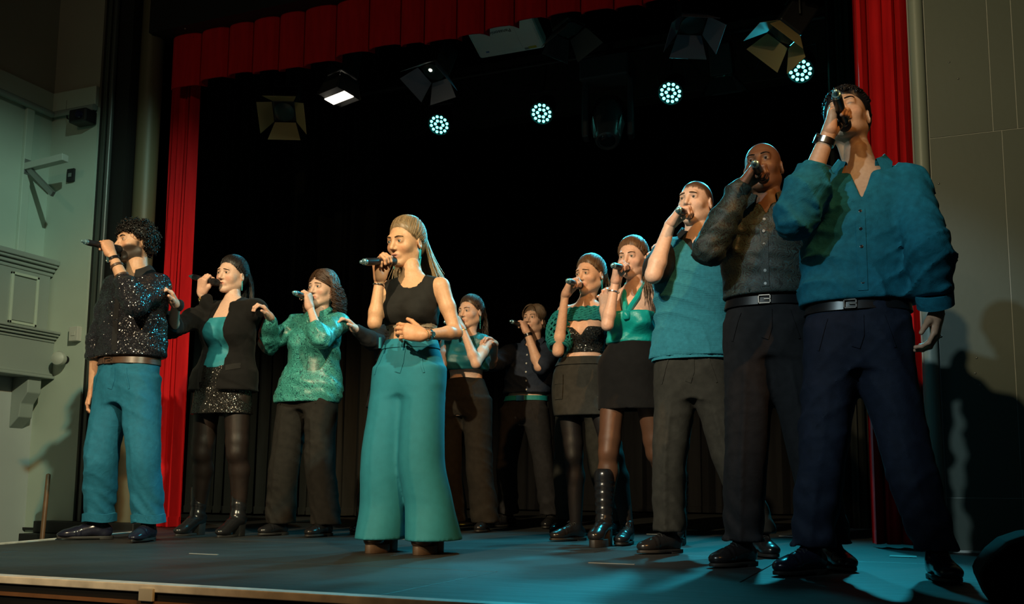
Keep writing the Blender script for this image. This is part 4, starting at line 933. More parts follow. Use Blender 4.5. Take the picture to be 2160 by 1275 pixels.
def add_hair(P, root, J):
    st = P['hair']; r = np.random.RandomState(P['seed']); o = J['root']; hs = J['hs']
    if st == 'none': return
    CROWN[0] = {'half': .010, 'longcurl': .012, 'curtain': .012, 'short': .010, 'curly': .006}.get(st, 0.0); obs = []; paths, radii = [], []
    toL = lambda wv: J['Rh'].T @ (np.asarray(wv) / hs)
    down = toL((0, 0, -1)); down = down / np.linalg.norm(down); base = np.array(P['haircol'])
    if st == 'buzz':
        V, F = cap_mesh(P, .0035, .0004, hl=([-.09, -.07, -.03, .0, .03, .06, .13], [.076, .070, .048, .010, .000, -.045, -.055])); obs.append((V, F, np.ones((len(V), 3))))
    elif st == 'short':      # straight thick hair lying forward over the brow
        V, F = cap_mesh(P, .012, .003, hl=([-.10, -.07, -.03, .0, .03, .06, .13], [.066, .060, .040, .014, .000, -.04, -.055])); obs.append((V, F, np.full((len(V), 3), .8)))
        for i in range(650):
            th = r.uniform(0, 2 * math.pi); el = r.uniform(.25, 1.45)
            d0 = np.array([math.sin(th) * math.cos(el), math.cos(th) * math.cos(el), math.sin(el)])
            if d0[1] < -.1 and el < .6: continue
            fw = np.array([r.normal(0, .35), -1.0, -.15]) if d0[1] < .35 else np.array([r.normal(0, .3), .15, -1])
            pts = [scalp(d0 + fw * t * .55, .006 + .014 * t * (1.1 - t) * 3 + r.uniform(0, .006)) for t in np.linspace(0, 1, 6)]
            if pts[-1][2] < .055 and pts[-1][1] < -.03: continue
            paths.append(pts); radii.append((.0026, .0016))
    elif st == 'curly':      # short springy curls
        V, F = cap_mesh(P, .016, .005, ((95, 90, 80), (170, 150, 160)), hl=([-.10, -.07, -.03, .0, .03, .06, .15], [.064, .056, .034, .006, -.028, -.06, -.07])); obs.append((V, F, np.full((len(V), 3), .6)))
        for i in range(640):
            d0 = unit(r.normal(0, 1, 3)); p = scalp(d0, .014)
            hl = np.interp(p[1], [-.10, -.07, -.03, .0, .03, .06, .15], [.066, .056, .036, .014, -.03, -.075, -.085])
            if p[2] < hl: continue
            n = unit(p - HC); u = unit(np.cross(n, r.normal(0, 1, 3))); v = np.cross(n, u); R = r.uniform(.007, .012); L = r.uniform(.010, .040); tu = r.uniform(1.2, 2.0)
            paths.append([p + n * L * t + (u * math.cos(6.28 * tu * t) + v * math.sin(6.28 * tu * t)) * R for t in np.linspace(0, 1, 12)]); radii.append((.0036, .0026))
    elif st == 'longcurl':   # shoulder-length ringlets, centre parting
        V, F = cap_mesh(P, .011, .003); obs.append((V, F, np.full((len(V), 3), .7)))
        for i in range(380):
            sd = r.choice([-1, 1]); a = r.uniform(-.9, 1.45); d0 = np.array([sd * .06, -math.cos(a + .6), math.sin(a + .9) + .25])
            end = np.array([sd * r.uniform(.35, 1.0), r.uniform(-.45, .95), r.uniform(-.30, .05)])
            if end[1] < -.2: end[0] = sd * 1.0
            top = [scalp(d0 * (1 - t) + end * t, .010 + .010 * t) for t in np.linspace(0, 1, 6)]
            L = r.uniform(.10, .19); p0 = top[-1]; out = unit(np.array([p0[0], p0[1] * .5, 0]))
            R = r.uniform(.008, .014); tu = L * r.uniform(26, 36); ph = r.uniform(0, 6.28)
            tail = [p0 + down * L * t + out * .040 * t + (np.array([math.cos(6.28 * tu * t + ph), math.sin(6.28 * tu * t + ph), 0])) * R * min(1, 3 * t) for t in np.linspace(.04, 1, 26)]
            paths.append(list(top) + tail); radii.append((.0030, .0022))
    elif st in ('half', 'pony', 'pony_low'):
        V, F = cap_mesh(P, .007, .0015, ((30, 90, 30), (60, 140, 60))); obs.append((V, F, np.full((len(V), 3), .85)))
        G = np.array([0, .9, .35]) if st != 'pony_low' else np.array([0, .95, -.05])
        HL = []
        for th in np.linspace(-1.75, 1.75, 120):
            best = None
            for el in np.linspace(-.9, 1.3, 80):
                q = np.array([math.sin(th) * math.cos(el), -math.cos(th) * math.cos(el), math.sin(el)]); pp = HC + q / math.sqrt(((q / HR) ** 2).sum()); e_ = abs(pp[2] - np.interp(pp[1], *HLINE['f']))
                if best is None or e_ < best[0]: best = (e_, q)
            HL.append(best[1])
        for i in range(620):
            th = r.uniform(-1.75, 1.75)
            d0 = HL[int((th + 1.75) / 3.5 * 119.99)] + r.normal(0, .012, 3); up_ = r.uniform(0, 1) ** 3 * .30; d0 = d0 + np.array([0, .3, 1]) * up_
            sweep = G + r.normal(0, .10, 3); mid = np.array([0, 0, .55 + P.get('vol', 0)]) * max(0, math.cos(th))
            ro = r.uniform(0, .004); paths.append([scalp(d0 * (1 - t) + sweep * t + mid * math.sin(math.pi * t), -.001 + min(1, t * 5) * (.009 + ro) + .004 * math.sin(math.pi * t)) for t in (0, .05, .12, .22, .34, .46, .6, .74, .88, 1)]); radii.append((.0021, .0018))
        nL = int(P.get('hang', 220) * 2.0); LL = P.get('hanglen', .30); side = P.get('hangside', .0)
        for i in range(nL):
            if st == 'half':
                x0 = r.uniform(-.95, .95); d0 = np.array([x0, .55 + .4 * (1 - x0 * x0), r.uniform(-.35, .40)])
            else: d0 = G + r.normal(0, .05, 3)
            p0 = scalp(d0, .008); L = LL * r.uniform(.8, 1.08); sw = r.normal(0, .008, 3); wav = P.get('wavy', .0)
            bk = toL((0, .045, 0)) if st == 'half' else toL((0, .075, 0)); fwd = toL(P.get('fall', (0, 0, 0)))
            ph = r.uniform(0, 6.28)
            paths.append([p0 + down * L * t + bk * math.sin(min(1, t * 1.6) * 1.57) + fwd * t * t + sw * t + toL((side * t, 0, 0)) + wav * math.sin(9 * t + ph) * np.array([1, .4, 0]) for t in np.linspace(0, 1, 11)]); radii.append((.0025, .0013))
        for (x0, y0, L, fx, fy) in P.get('locks', []):      # locks brought forward over the shoulder
            for i in range(80):
                p0 = scalp(np.array([x0 + r.normal(0, .06), y0 + r.normal(0, .08), -.15 + r.normal(0, .1)]), .008); ph = r.uniform(0, 6.28); l = L * r.uniform(.75, 1.1); q = r.normal(0, .010, 2)
                paths.append([p0 + down * l * t + toL((fx * t + q[0] * t * 2, fy * min(1, t * 1.5) + q[1] * t, 0)) + .006 * math.sin(8 * t + ph) * np.array([1, .5, 0]) for t in np.linspace(0, 1, 11)]); radii.append((.0024, .0013))
    elif st == 'curtain':    # collar-length hair parted in the middle and swept back
        V, F = cap_mesh(P, .012, .003, ((40, 90, 40), (80, 140, 60)), hl=([-.10, -.07, -.03, .0, .03, .06, .13], [.074, .062, .030, .010, -.02, -.07, -.085])); obs.append((V, F, np.full((len(V), 3), .75)))
        for i in range(480):
            sd = r.choice([-1, 1]); a = r.uniform(0, 1); d0 = np.array([sd * .05, -.75 + 1.3 * a, .9])
            end = np.array([sd * r.uniform(.7, 1.05), -.55 + 1.4 * a + r.normal(0, .12), r.uniform(-.55, .0)])
            pts = [scalp(d0 * (1 - t) + end * t, .010 + .016 * math.sin(math.pi * min(t * 1.2, 1))) for t in np.linspace(0, 1, 9)]
            if a > .45: pts += [pts[-1] + down * .05 * t + np.array([sd * .006, .008, 0]) * t for t in (.35, .7, 1)]
            paths.append(pts); radii.append((.0026, .0016))
    if paths: obs.append(strand_mesh(paths, radii, 3, .28, P['seed']))
    n = 0; VV, FF, CC = [], [], []
    for v, q, cc in obs: VV.append(v); FF.append(np.asarray(q) + n); CC.append(cc); n += len(v)
    V = np.concatenate(VV) * hs @ J['Rh'].T + J['head'] - o
    C = np.clip(np.concatenate(CC) * base, 0, 1)
    if P.get('hairtip') is not None:
        z = np.concatenate(VV)[:, 2]; t = np.clip((.05 - z) / .2, 0, 1)[:, None]; C = C * (1 - t) + C / base * np.array(P['hairtip']) * t
    fobj('hair', V, np.concatenate(FF), MATS['hair'], root, colors=C)

# ---------------------------------------------------------------- garments
Z3 = np.zeros(3)
def zpx(P, py, dy=0.0):
    q = P['neck']; return float(aty((P['hipR'][0] + P['hipL'][0]) / 2, py, P['Y'] + dy)[2])
def tz(J, z): return (z - J['crotch']) / (J['sh_z'] - J['crotch'])
def bounds(J, keys, pad, z0=None, z1=None):
    p = np.array([J[k] for k in keys]); lo = p.min(0) - pad; hi = p.max(0) + pad
    c = J['pelvis']; lo[:2] = np.minimum(lo[:2], c[:2] - .27); hi[:2] = np.maximum(hi[:2], c[:2] + .27)
    if z0 is not None: lo[2] = z0
    if z1 is not None: hi[2] = z1
    return lo, hi
def sleeve_cones(J, P, sd, upto, off, cuff=None):
    S, E, W = J['sh' + sd], J['el' + sd], J['wr' + sd]; m = (1.0 if P['sex'] == 'm' else .88) * J['s'] * P.get('arm', 1.0)
    r0, r1, r2, r3, r4 = .050 * m + off * .7, .046 * m + off, .040 * m + off, .041 * m + off, .027 * m + off * .8
    M = S + (E - S) * .45; out = []
    if upto <= 1:
        T = S + (E - S) * upto; out.append(Cone(S, T, r0, r1 + .008)); return out
    out += [Cone(S, M, r0, r1), Cone(M, E, r1, r2)]
    T = E + (W - E) * (upto - 1); Q = E + (W - E) * min(.3, (upto - 1) * .6)
    out += [Cone(E, Q, r2, r3), Cone(Q, T, r3, (cuff or (r3 + (r4 - r3) * (upto - 1))))]
    return out
FOLD = ((6, 8, 38), (14, 12, 26), (22, 20, 55), (9, 6, 70))
class Slot:      # opening down the front: |x - cx| < w(z), in front of the plane y = yc
    def __init__(s, cx, zs, ws, yc, lean=0.0): s.cx = cx; o = np.argsort(zs); s.zs = np.array(zs, float)[o]; s.ws = np.array(ws, float)[o]; s.yc = yc; s.lean = lean
    def box(s): return None
    def ev(s, X, Y, Z):
        w = np.interp(Z, s.zs, s.ws, left=-.05, right=-.05); return np.maximum(np.abs(X - s.cx - s.lean * (Z - s.zs[-1])) - w, Y - s.yc)
def top(P, root, J, name, mat, off=.012, z0=None, z1=None, sleeves=(0, 0), neck=None, vneck=None, blouse=0.0, fold=.0035, h=.0082, soft=.025, hollow=True, sloff=None, label=None, extra=None, bust=True, slots=(), waves=FOLD, flare=0.0, boxy=0.0, trap=1.0, nz=.006, ridge=.008):
    z0 = J['crotch'] if z0 is None else z0; full = z1 is None; z1 = J['sh_z'] + .10 if z1 is None else z1
    f = Field(*bounds(J, ('shR', 'shL', 'neck') + (('elR', 'wrR') if sleeves[0] > 1 else ('elR',) if sleeves[0] else ()) + (('elL', 'wrL') if sleeves[1] > 1 else ('elL',) if sleeves[1] else ()), .12, z0 - .05, z1 + .06), h)
    t0 = tz(J, z0)
    wx = lambda t: blouse * math.exp(-((t - t0 - .10) / .14) ** 2) + flare * max(0, .5 - t) + boxy * math.exp(-((t - .45) / .24) ** 2)
    rows = torso_rows(J, P, 0.0, max(t0, -.12), 1.10, wx=wx)
    if t0 < -.12:
        q = rows[0]; rows.insert(0, (z0 - .02, q[1], q[2], q[3] + .012, q[4] + .012) + tuple(q[5:]))
    else:
        q = rows[0]; rows.insert(0, (z0 - .03,) + tuple(q[1:]))
    cp = core_prims(J, P, trap if not sleeves[0] else 1.0, rows)
    for pr, k in cp: f.add(pr, k)
    so = (sloff if sloff is not None else off) - off
    for sd, u in zip('RL', sleeves):
        if u > 0:
            for c in sleeve_cones(J, P, sd, u, so): f.add(c, soft)
    f.D -= off
    if extra: extra(f)
    if fold: f.noise(fold * .7, waves, P['seed']); f.ridges(ridge * fold / .004, ((12, 8, 30), (-15, 9, 27), (24, 10, 12)), P['seed'])
    for sd, u in zip('RL', sleeves):
        if u > 1:     # creases bunch up at the bend of the elbow
            E = J['el' + sd]; ax = unit(J['wr' + sd] - J['sh' + sd])
            f.disp(lambda X, Y, Z: .0045 * np.exp(-((X - E[0]) ** 2 + (Y - E[1]) ** 2 + (Z - E[2]) ** 2) / .0085) * np.sin(((X - E[0]) * ax[0] + (Y - E[1]) * ax[1] + (Z - E[2]) * ax[2]) * 170 + 3 * np.sin(40 * X)))
    nr = (.044 if P['sex'] == 'f' else .056) * J['hs']
    if neck is not None:
        nb = J['neck']; up = unit(J['head'] - nb)
        f.sub(Cone(nb - up * neck[1] + np.array([0, -neck[2] if len(neck) > 2 else 0, 0]), nb + up * .16, nr * 1.0 + neck[0], nr + neck[0] + .02), .008)
    if vneck: f.sub(Slot(J['neck'][0], [J['neck'][2] + .06, J['neck'][2] - .01, J['neck'][2] - .02 - vneck[1]], [vneck[0] * 1.3, vneck[0], 0], J['chest'][1] - .01), .005)
    for s in slots: f.sub(s, .005)
    if hollow:
        st = Stack(rows); k = [(z, *[float(v) for v in st.at(np.array(z))]) for z in (z0 - .05, z0, z0 + .05)]; f.sub(Stack([(q[0], q[1], q[2], q[3] + off - .014, q[4] + off - .014, q[5]) for q in k]), .004)
    f.cut(Half((0, 0, z0), (0, 0, -1)), .004)
    if full:
        pl = Half(J['neck'] + np.array([0, 0, nz]), (0, -.45, 1)); nb = J['neck']
        class NeckCut:
            def ev(s, X, Y, Z): return np.minimum(pl.ev(X, Y, Z), .125 - np.sqrt((X - nb[0]) ** 2 + (Y - nb[1]) ** 2))
        f.cut(NeckCut(), .006)
    else: f.cut(Half((0, 0, z1), (0, 0, 1)), .006)
    V, Fq = f.mesh(); V = relax(V, Fq, 2, .35)
    ob = fobj(name, V, Fq, mat, root)
    if label: ob['label'] = label
    return ob, bvh(V, Fq)
def trousers(P, root, J, mat, zw, rad=(.098, .080, .072), hem=.09, name='trousers', fold=.003, crease=.0, bell=None, dep=1.08, h=.0096, hollow=False, kneefront=.0, label=None, inset=.0, turnup=False, seams=True, fwd=0.0):
    ks = ('hipR', 'hipL', 'knR', 'knL', 'anR', 'anL'); lo, hi = bounds(J, ks, .17, min(hem, .02) - .02, zw + .04); f = Field(lo, hi, h)
    f.add(Stack(torso_rows(J, P, .010, -.12, tz(J, zw)), 2.25), .01)
    sts = {}
    for sd, s in zip('RL', (-1, 1)):
        H, K, A = J['hip' + sd].copy(), J['kn' + sd], J['an' + sd]; H = H + np.array([-s * inset, 0, 0])
        zt = H[2] + .015; q = lambda p, a, b=None: (p[2], p[0], p[1], a, (b or a * dep))
        A2 = A + (K - A) * ((hem - A[2]) / max(.05, K[2] - A[2])); A2[2] = hem; A2 = A2 + J['footdir' + sd] * fwd
        Mt = (H + K) / 2; Mk = K * .45 + A2 * .55
        rows = [(zt, H[0], H[1], rad[0], rad[0] * 1.12), q(Mt, (rad[0] * .55 + rad[1] * .45)), q(K, rad[1]), q(Mk, rad[1] * .5 + rad[2] * .5), q(A2, rad[2], rad[2] * dep + fwd)]
        st = Stack(rows, 2.15); f.add(st, .035); sts[sd] = st
    if crease:
        for sd in 'RL':
            st = sts[sd]; z1 = st.z1 - .12
            f.disp(lambda X, Y, Z: -crease * np.exp(-((X - st.at(Z)[0]) / .011) ** 2) * (Y < st.at(Z)[1]) * np.clip((z1 - Z) * 8, 0, 1))
    if fold: f.noise(fold, ((10, 8, 7), (30, 24, 9), (22, 14, 18)), P['seed'] + 1); f.ridges(1.6 * fold, ((20, 10, 14), (-18, 10, 18), (8, 12, 30)), P['seed'])
    lowz = lambda Z: np.clip((hem + .30 - Z) / .30, 0, 1)
    a = P.get('stackfold', .0045)
    if a: f.disp(lambda X, Y, Z: a * lowz(Z) ** 1.3 * np.sin(Z * 62 + 4 * np.sin(X * 21 + P['seed']) + Y * 34 + X * 25))
    if hollow:
        for sd in 'RL':
            k = sts[sd].k.copy(); kk = [(r[0] - (.03 if i == 0 else 0), r[1], r[2], r[3] - .026, r[4] - .026) for i, r in enumerate(k[:2])]; f.sub(Stack(kk), .004)
    f.cut(Half((0, 0, hem), (0, 0, -1)), .004)
    V, Fq = f.mesh(); V = relax(V, Fq, 1, .35); ob = fobj(name, V, Fq, mat, root)
    if label: ob['label'] = label
    tr = bvh(V, Fq)
    if turnup:
        for sd in 'RL':
            G = []
            for z, e in ((hem - .004, .002), (hem - .004, .013), (hem + .042, .011), (hem + .046, -.004)):
                cx, cy, a_, b_, w_ = [float(q) for q in sts[sd].at(np.array(max(z, sts[sd].z0)))]; G.append([(cx + (a_ + e) * math.cos(t), cy + (b_ + e) * math.sin(t), z + .004 * math.sin(3 * t)) for t in np.linspace(0, 2 * math.pi, 40, endpoint=False)])
            MB().grid(np.array(G), closed=True).obj('turn_up', mat, root, smooth=True)
    if seams:
        px = J['pelvis'][0]; strip(tr, [(px + .016 + (0 if k < 7 else -.004 * (k - 6)), zw - .045 - k * .012) for k in range(11)], mat, 'fly', root, .015, .004)
        for s in (-1, 1): strip(tr, [(px + s * (.098 + .005 * k), zw - .05 - k * .017) for k in range(8)], mat, 'pocket_edge', root, .004, .004)
    return ob, tr
def skirt(P, root, J, mat, zw, zh, flare=.0, off=.012, name='skirt', fold=.002, h=.0085, hip=0.0, tight=.0, label=None, slit=False):
    lo, hi = bounds(J, ('hipR', 'hipL'), .2, zh - .03, zw + .04); f = Field(lo, hi, h); rows = torso_rows(J, P, off, -.12, tz(J, zw))
    base = rows[0]; z = base[0]; cx = (J['knR'] + J['knL']) / 2; kt = np.clip((J['pelvis'][2] - zh) / (J['pelvis'][2] - cx[2]), 0, 1); c = J['pelvis'] + (cx - J['pelvis']) * kt
    hipa = max(r[3] for r in rows); hipb = max(r[4] for r in rows)
    rows = [r for r in rows if r[0] > J['crotch'] - .01]
    rows.insert(0, (zh, c[0], c[1], hipa + flare - tight, hipb + flare * .8 - tight * .5, 0))
    f.add(Stack(rows, 2.25), .01)
    if fold: f.noise(fold, ((10, 10, 20), (26, 24, 6)), P['seed'])
    inner = [(r[0] - (.04 if i == 0 else 0), r[1], r[2], r[3] - .024, r[4] - .024, 0) for i, r in enumerate(rows[:2])]
    inner[-1] = (min(inner[-1][0], zh + .16),) + inner[-1][1:]
    f.sub(Stack(inner), .004); f.cut(Half((0, 0, zh), (0, 0, -1)), .004)
    V, Fq = f.mesh(); V = relax(V, Fq, 1, .35); ob = fobj(name, V, Fq, mat, root)
    if label: ob['label'] = label
    return ob, bvh(V, Fq)
def tights(P, root, J, mat, top_z, name='tights', k=1.0):
    lo, hi = bounds(J, ('hipR', 'hipL', 'knR', 'knL', 'anR', 'anL'), .13, .04, top_z + .02); f = Field(lo, hi, .0085)
    for sd in 'RL':
        H, K, A = J['hip' + sd], J['kn' + sd], J['an' + sd]; c = K + (A - K) * .30 + np.array([0, .018, 0])
        f.add(Cone(H, K * .85 + H * .15, .080 * k, .060 * k), .02); f.add(Cone(K * .85 + H * .15, K, .060 * k, .053 * k), .02); f.add(Ell(K + np.array([0, -.012, 0]), (.046 * k, .046 * k, .055)), .03)
        f.add(Cone(K, c, .050 * k, .056 * k), .02); f.add(Cone(c, A, .056 * k, .036 * k), .02)
    f.cut(Half((0, 0, top_z), (0, 0, 1)))
    V, Fq = f.mesh(); V = relax(V, Fq, 1, .4); return fobj(name, V, Fq, mat, root)
def band(P, root, J, name, mat, z0, z1, off, thick=.004, seg=56, rib=0, label=None, bl=None):
    rows = torso_rows(J, P, 0, -.12, 1.0); st = Stack(rows); prof = [(z0, off), (z0, off + thick), (z1, off + thick), (z1, off)]; G = []
    for z, of in prof + [prof[0]]:
        cx, cy, a, b, w = [float(q) for q in st.at(np.array(float(z)))]; r = []
        for k in range(seg):
            t = 2 * math.pi * k / seg; e = of + (bl or 0); u, v = math.cos(t), math.sin(t); sc = (abs(u) ** 2.25 + abs(v) ** 2.25) ** (-1 / 2.25)
            rr = 1 + (rib if k % 2 else 0); px, py = (a + e) * sc * u * rr, (b + e) * sc * v * rr; r.append((cx + px * math.cos(w) - py * math.sin(w), cy + px * math.sin(w) + py * math.cos(w), z))
        G.append(r)
    mb = MB().grid(np.array(G), closed=True); ob = mb.obj(name, mat, root, smooth=True)
    if label: ob['label'] = label
    return ob
def front_pt(tree, x, z, y=-1.0):
    return hit(tree, (x, y, z), (0, 1, 0))
def buttons(tree, root, pts, mat, r=.006, par=None):
    for x, z in pts:
        h = front_pt(tree, x, z)
        if h is None: continue
        n = h[1] if h[1][1] < 0 else -h[1]
        MB().lathe([(-.001, r), (.003, r), (.0036, r * .7), (.003, r * .3)], h[0], n, 12).obj('button', mat, par or root, smooth=True)
def strip(tree, pts, mat, name, root, w=.012, lift=.002, label=None):
    """a narrow band of cloth laid on the garment through the (x, z) points"""
    G = []
    for i, (x, z) in enumerate(pts):
        a, b = pts[max(0, i - 1)], pts[min(len(pts) - 1, i + 1)]; d = np.array([b[0] - a[0], b[1] - a[1]]); d = d / (np.linalg.norm(d) + 1e-9); nx, nz = d[1], -d[0]; row = []
        for s in (-1, -.98, .98, 1):
            h = front_pt(tree, x + nx * w * s, z + nz * w * s)
            if h is None: row = None; break
            row.append(h[0] + np.array([0, -(lift if abs(s) < .99 else -.002), 0]))
        if row: G.append(row)
    if len(G) < 2: return None
    ob = MB().grid(np.array(G)).obj(name, mat, root, smooth=True)
    if label: ob['label'] = label
    return ob
def collar(P, root, J, mat, r=.070, ht=.036, gap=26, point=.045, spread=.03, drop=.045, name='collar', open_=0.0):
    nb = J['neck']; G = []; n = 40; cw, sw = math.cos(J['yaw']), math.sin(J['yaw'])
    for i in range(n + 1):
        a = math.radians(gap + (360 - 2 * gap) * i / n); u, v = math.sin(a), -math.cos(a)     # a = 0 is the front
        fr = max(0, math.cos(a)); e = max(0, 1 - min(i, n - i) / 5.0); row = []
        for rr, zz in ((r * .88, -.035), (r * .93, ht), (r * 1.02, ht + .005), (r * 1.04 + spread * (.55 + .45 * fr) + open_ * e, .010 - point * e), (r * 1.04 + spread * (.55 + .45 * fr) - .004 + open_ * e, .004 - point * e), (r * 1.0, -.030)):
            x, y = rr * u * 1.08, rr * v; row.append((nb[0] + x * cw - y * sw, nb[1] + x * sw + y * cw, nb[2] + .014 + zz - drop * fr))
        G.append(row)
    return MB().grid(np.array(G)).obj(name, mat, root, smooth=True)
def wrist_band(root, J, sd, mat, name, t=.10, r=.031, wd=.010, th=.004, face=None, fmat=None, facing=None, label=None):
    W, E = J['wr' + sd], J['el' + sd]; c = W + (E - W) * t; d = unit(W - E)
    ob = MB().lathe([(-wd, r), (-wd, r + th), (wd, r + th), (wd, r), (-wd, r)], c, d, 24, cap=False).obj(name, mat, root, smooth=True)
    if label: ob['label'] = label
    if face:
        n = np.asarray(facing, float); n = unit(n - d * (n @ d)); fo = MB().lathe([(r - .002, face), (r + th + .005, face), (r + th + .006, face * .8), (r + th + .005, face * .75)], c, n, 20).obj('watch_face', fmat or mat, ob, smooth=True)
    return ob
# ---------------------------------------------------------------- shoes (toe along -y, centre of the sole at the origin)
SHOES = {}
def outline(L, wf, wb, toe=1.0, n=30):
    pts = []
    for k in range(n):
        t = 2 * math.pi * k / n; y = -math.cos(t) * L / 2; x = math.sin(t); u = (1 - math.cos(t)) / 2     # u: 0 toe .. 1 heel
        wd = np.interp(u, [0, .12, .32, .62, .85, 1], [wf * .80 * toe, wf * .92 * toe, wf, wb * .86, wb, wb * .9]); pts.append((math.copysign(abs(x) ** .75, x) * wd, y))
    return pts
def shoe_parts(kind):
    if kind in SHOES: return SHOES[kind]
    out = []
    if kind in ('derby', 'pointed', 'sneaker'):
        L = .285 if kind != 'pointed' else .300; wf, wb = (.049, .037) if kind != 'pointed' else (.044, .035); sz = .020; toe = 1.0 if kind != 'pointed' else .5
        f = Field((-.075, -.185, 0), (.075, .185, .17), .0045)
        f.add(Ell((0, -.088, .036), (.044, .056, .030)), .01)
        if kind == 'pointed': f.add(Ell((0, -.120, .030), (.030, .045, .017)), .02)
        f.add(Cone((0, -.060, .040), (0, .030, .062), .037, .040), .02); f.add(Ell((0, .080, .048), (.035, .050, .044)), .02); f.add(Cone((0, .050, .065), (0, .058, .118), .040, .038), .02)
        f.sub(Cone((0, .058, .105), (0, .060, .16), .030, .034), .003)
        f.disp(lambda X, Y, Z: .0015 * np.sin(Y * 210 + X * 30) * ((Y > -.065) & (Y < -.03)))
        f.cut(Half((0, 0, sz - .002), (0, 0, -1)), .003); out.append(('upper', *f.mesh()))
        o = [(x, y - (.014 if kind == 'pointed' else .004)) for x, y in outline(L, wf + .003, wb + .004, toe)]
        mb = MB().prism([(x, y, .006 if kind != 'sneaker' else 0) for x, y in o], (0, 0, sz - .006)); mb.prism([(x, y, 0) for x, y in o if y > .035], (0, 0, .016)); out.append(('sole', mb, None))
        lc = MB()
        for i in range(5):
            y = -.022 + i * .014; z = .0895 + i * .0075; lc.tube([(-.024, y + .004, z - .016), (-.012, y, z - .003), (0, y - .001, z), (.012, y, z - .003), (.024, y - .004, z - .016)], .0024, 5)
        lc.tube([(0, .036, .118), (-.022, .028, .124), (-.030, .012, .108), (-.012, .020, .115), (0, .034, .119), (.024, .026, .122), (.030, .010, .104)], .0018, 5); out.append(('laces', lc, None))
    elif kind == 'heelboot':
        f = Field((-.075, -.16, 0), (.075, .15, .34), .005)
        f.add(Ell((0, -.092, .034), (.038, .050, .026)), .01); f.add(Cone((0, -.065, .042), (0, .035, .105), .036, .042), .025); f.add(Ell((0, .070, .105), (.036, .044, .045)), .025)
        f.add(Cone((0, .045, .120), (0, .050, .290), .044, .052), .02); f.disp(lambda X, Y, Z: .0022 * np.sin(Z * 120 + Y * 40) * (Z > .10) * (Z < .22))
        f.sub(Cone((0, .050, .275), (0, .050, .35), .045, .048), .003); f.cut(Half((0, 0, .012), (0, 0, -1)), .003); out.append(('upper', *f.mesh()))
        mb = MB().prism([(x, y, .0) for x, y in outline(.27, .042, .032, .72) if y < .03], (0, 0, .014)); out.append(('sole', mb, None))
        hb = MB(); oo = [(x, y) for x, y in outline(.225, .036, .034) if y > .03]
        hb.add([(x * .92, y - .004, 0) for x, y in oo] + [(x, y, .085) for x, y in oo], [tuple(range(len(oo)))[::-1], tuple(range(len(oo), 2 * len(oo)))] + [(i, (i + 1) % len(oo), len(oo) + (i + 1) % len(oo), len(oo) + i) for i in range(len(oo))]); out.append(('heel', hb, None))
    elif kind in ('platform', 'platformboot'):
        hz = .035; f = Field((-.075, -.16, 0), (.075, .15, .42), .005)
        f.add(Ell((0, -.085, .062), (.043, .052, .034)), .01); f.add(Cone((0, -.060, .072), (0, .035, .120), .038, .042), .025); f.add(Ell((0, .070, .120), (.037, .046, .045)), .025)
        f.add(Cone((0, .048, .13), (0, .050, .22 if kind == 'platform' else .38), .044, .048 if kind == 'platform' else .055), .02)
        f.disp(lambda X, Y, Z: .0020 * np.sin(Z * 150 + Y * 40) * (Z > .12) * (Z < .36)); f.cut(Half((0, 0, hz), (0, 0, -1)), .003); out.append(('upper', *f.mesh()))
        o = outline(.27, .048, .040); mb = MB().prism([(x, y, 0) for x, y in o if y < .035], (0, 0, hz + .006)); out.append(('sole', mb, None))
        hb = MB().prism([(x, y, 0) for x, y in o if y > .03], (0, 0, .088)); out.append(('heel', hb, None))
    res = []
    for nm, a, b in out:
        if isinstance(a, MB): me = a.mesh('shoe_' + nm, MATS['sole'] if nm in ('sole', 'heel') else MATS['lace'], smooth=True, bevel=.003 if nm in ('sole', 'heel') else 0)
        else: me = fastmesh('shoe_' + nm, relax(a, b, 1, .3), b, MATS['shoe'])
        res.append((nm, me))
    SHOES[kind] = res; return res
def shoes(P, root, J, kind, mat=None, solemat=None, k=1.0):
    for sd in 'RL':
        d = J['footdir' + sd]; rz = math.atan2(d[0], -d[1]); up = None
        for nm, me in shoe_parts(kind):
            if (mat and nm == 'upper') or (solemat and nm in ('sole', 'heel')):
                key = (me.name, (mat if nm == 'upper' else solemat).name)
                if key not in SHOES: me2 = me.copy(); me2.materials.clear(); me2.materials.append(mat if nm == 'upper' else solemat); SHOES[key] = me2
                me = SHOES[key]
            ob = bpy.data.objects.new('boot' if nm == 'upper' and 'boot' in kind else ('shoe' if nm == 'upper' else nm), me)
            if nm == 'upper':
                ob.location = J['foot' + sd]; ob.rotation_euler = (0, 0, rz); ob.scale = (k, k, k); up = put(ob, root)
            else: put(ob, up)
MICS = []
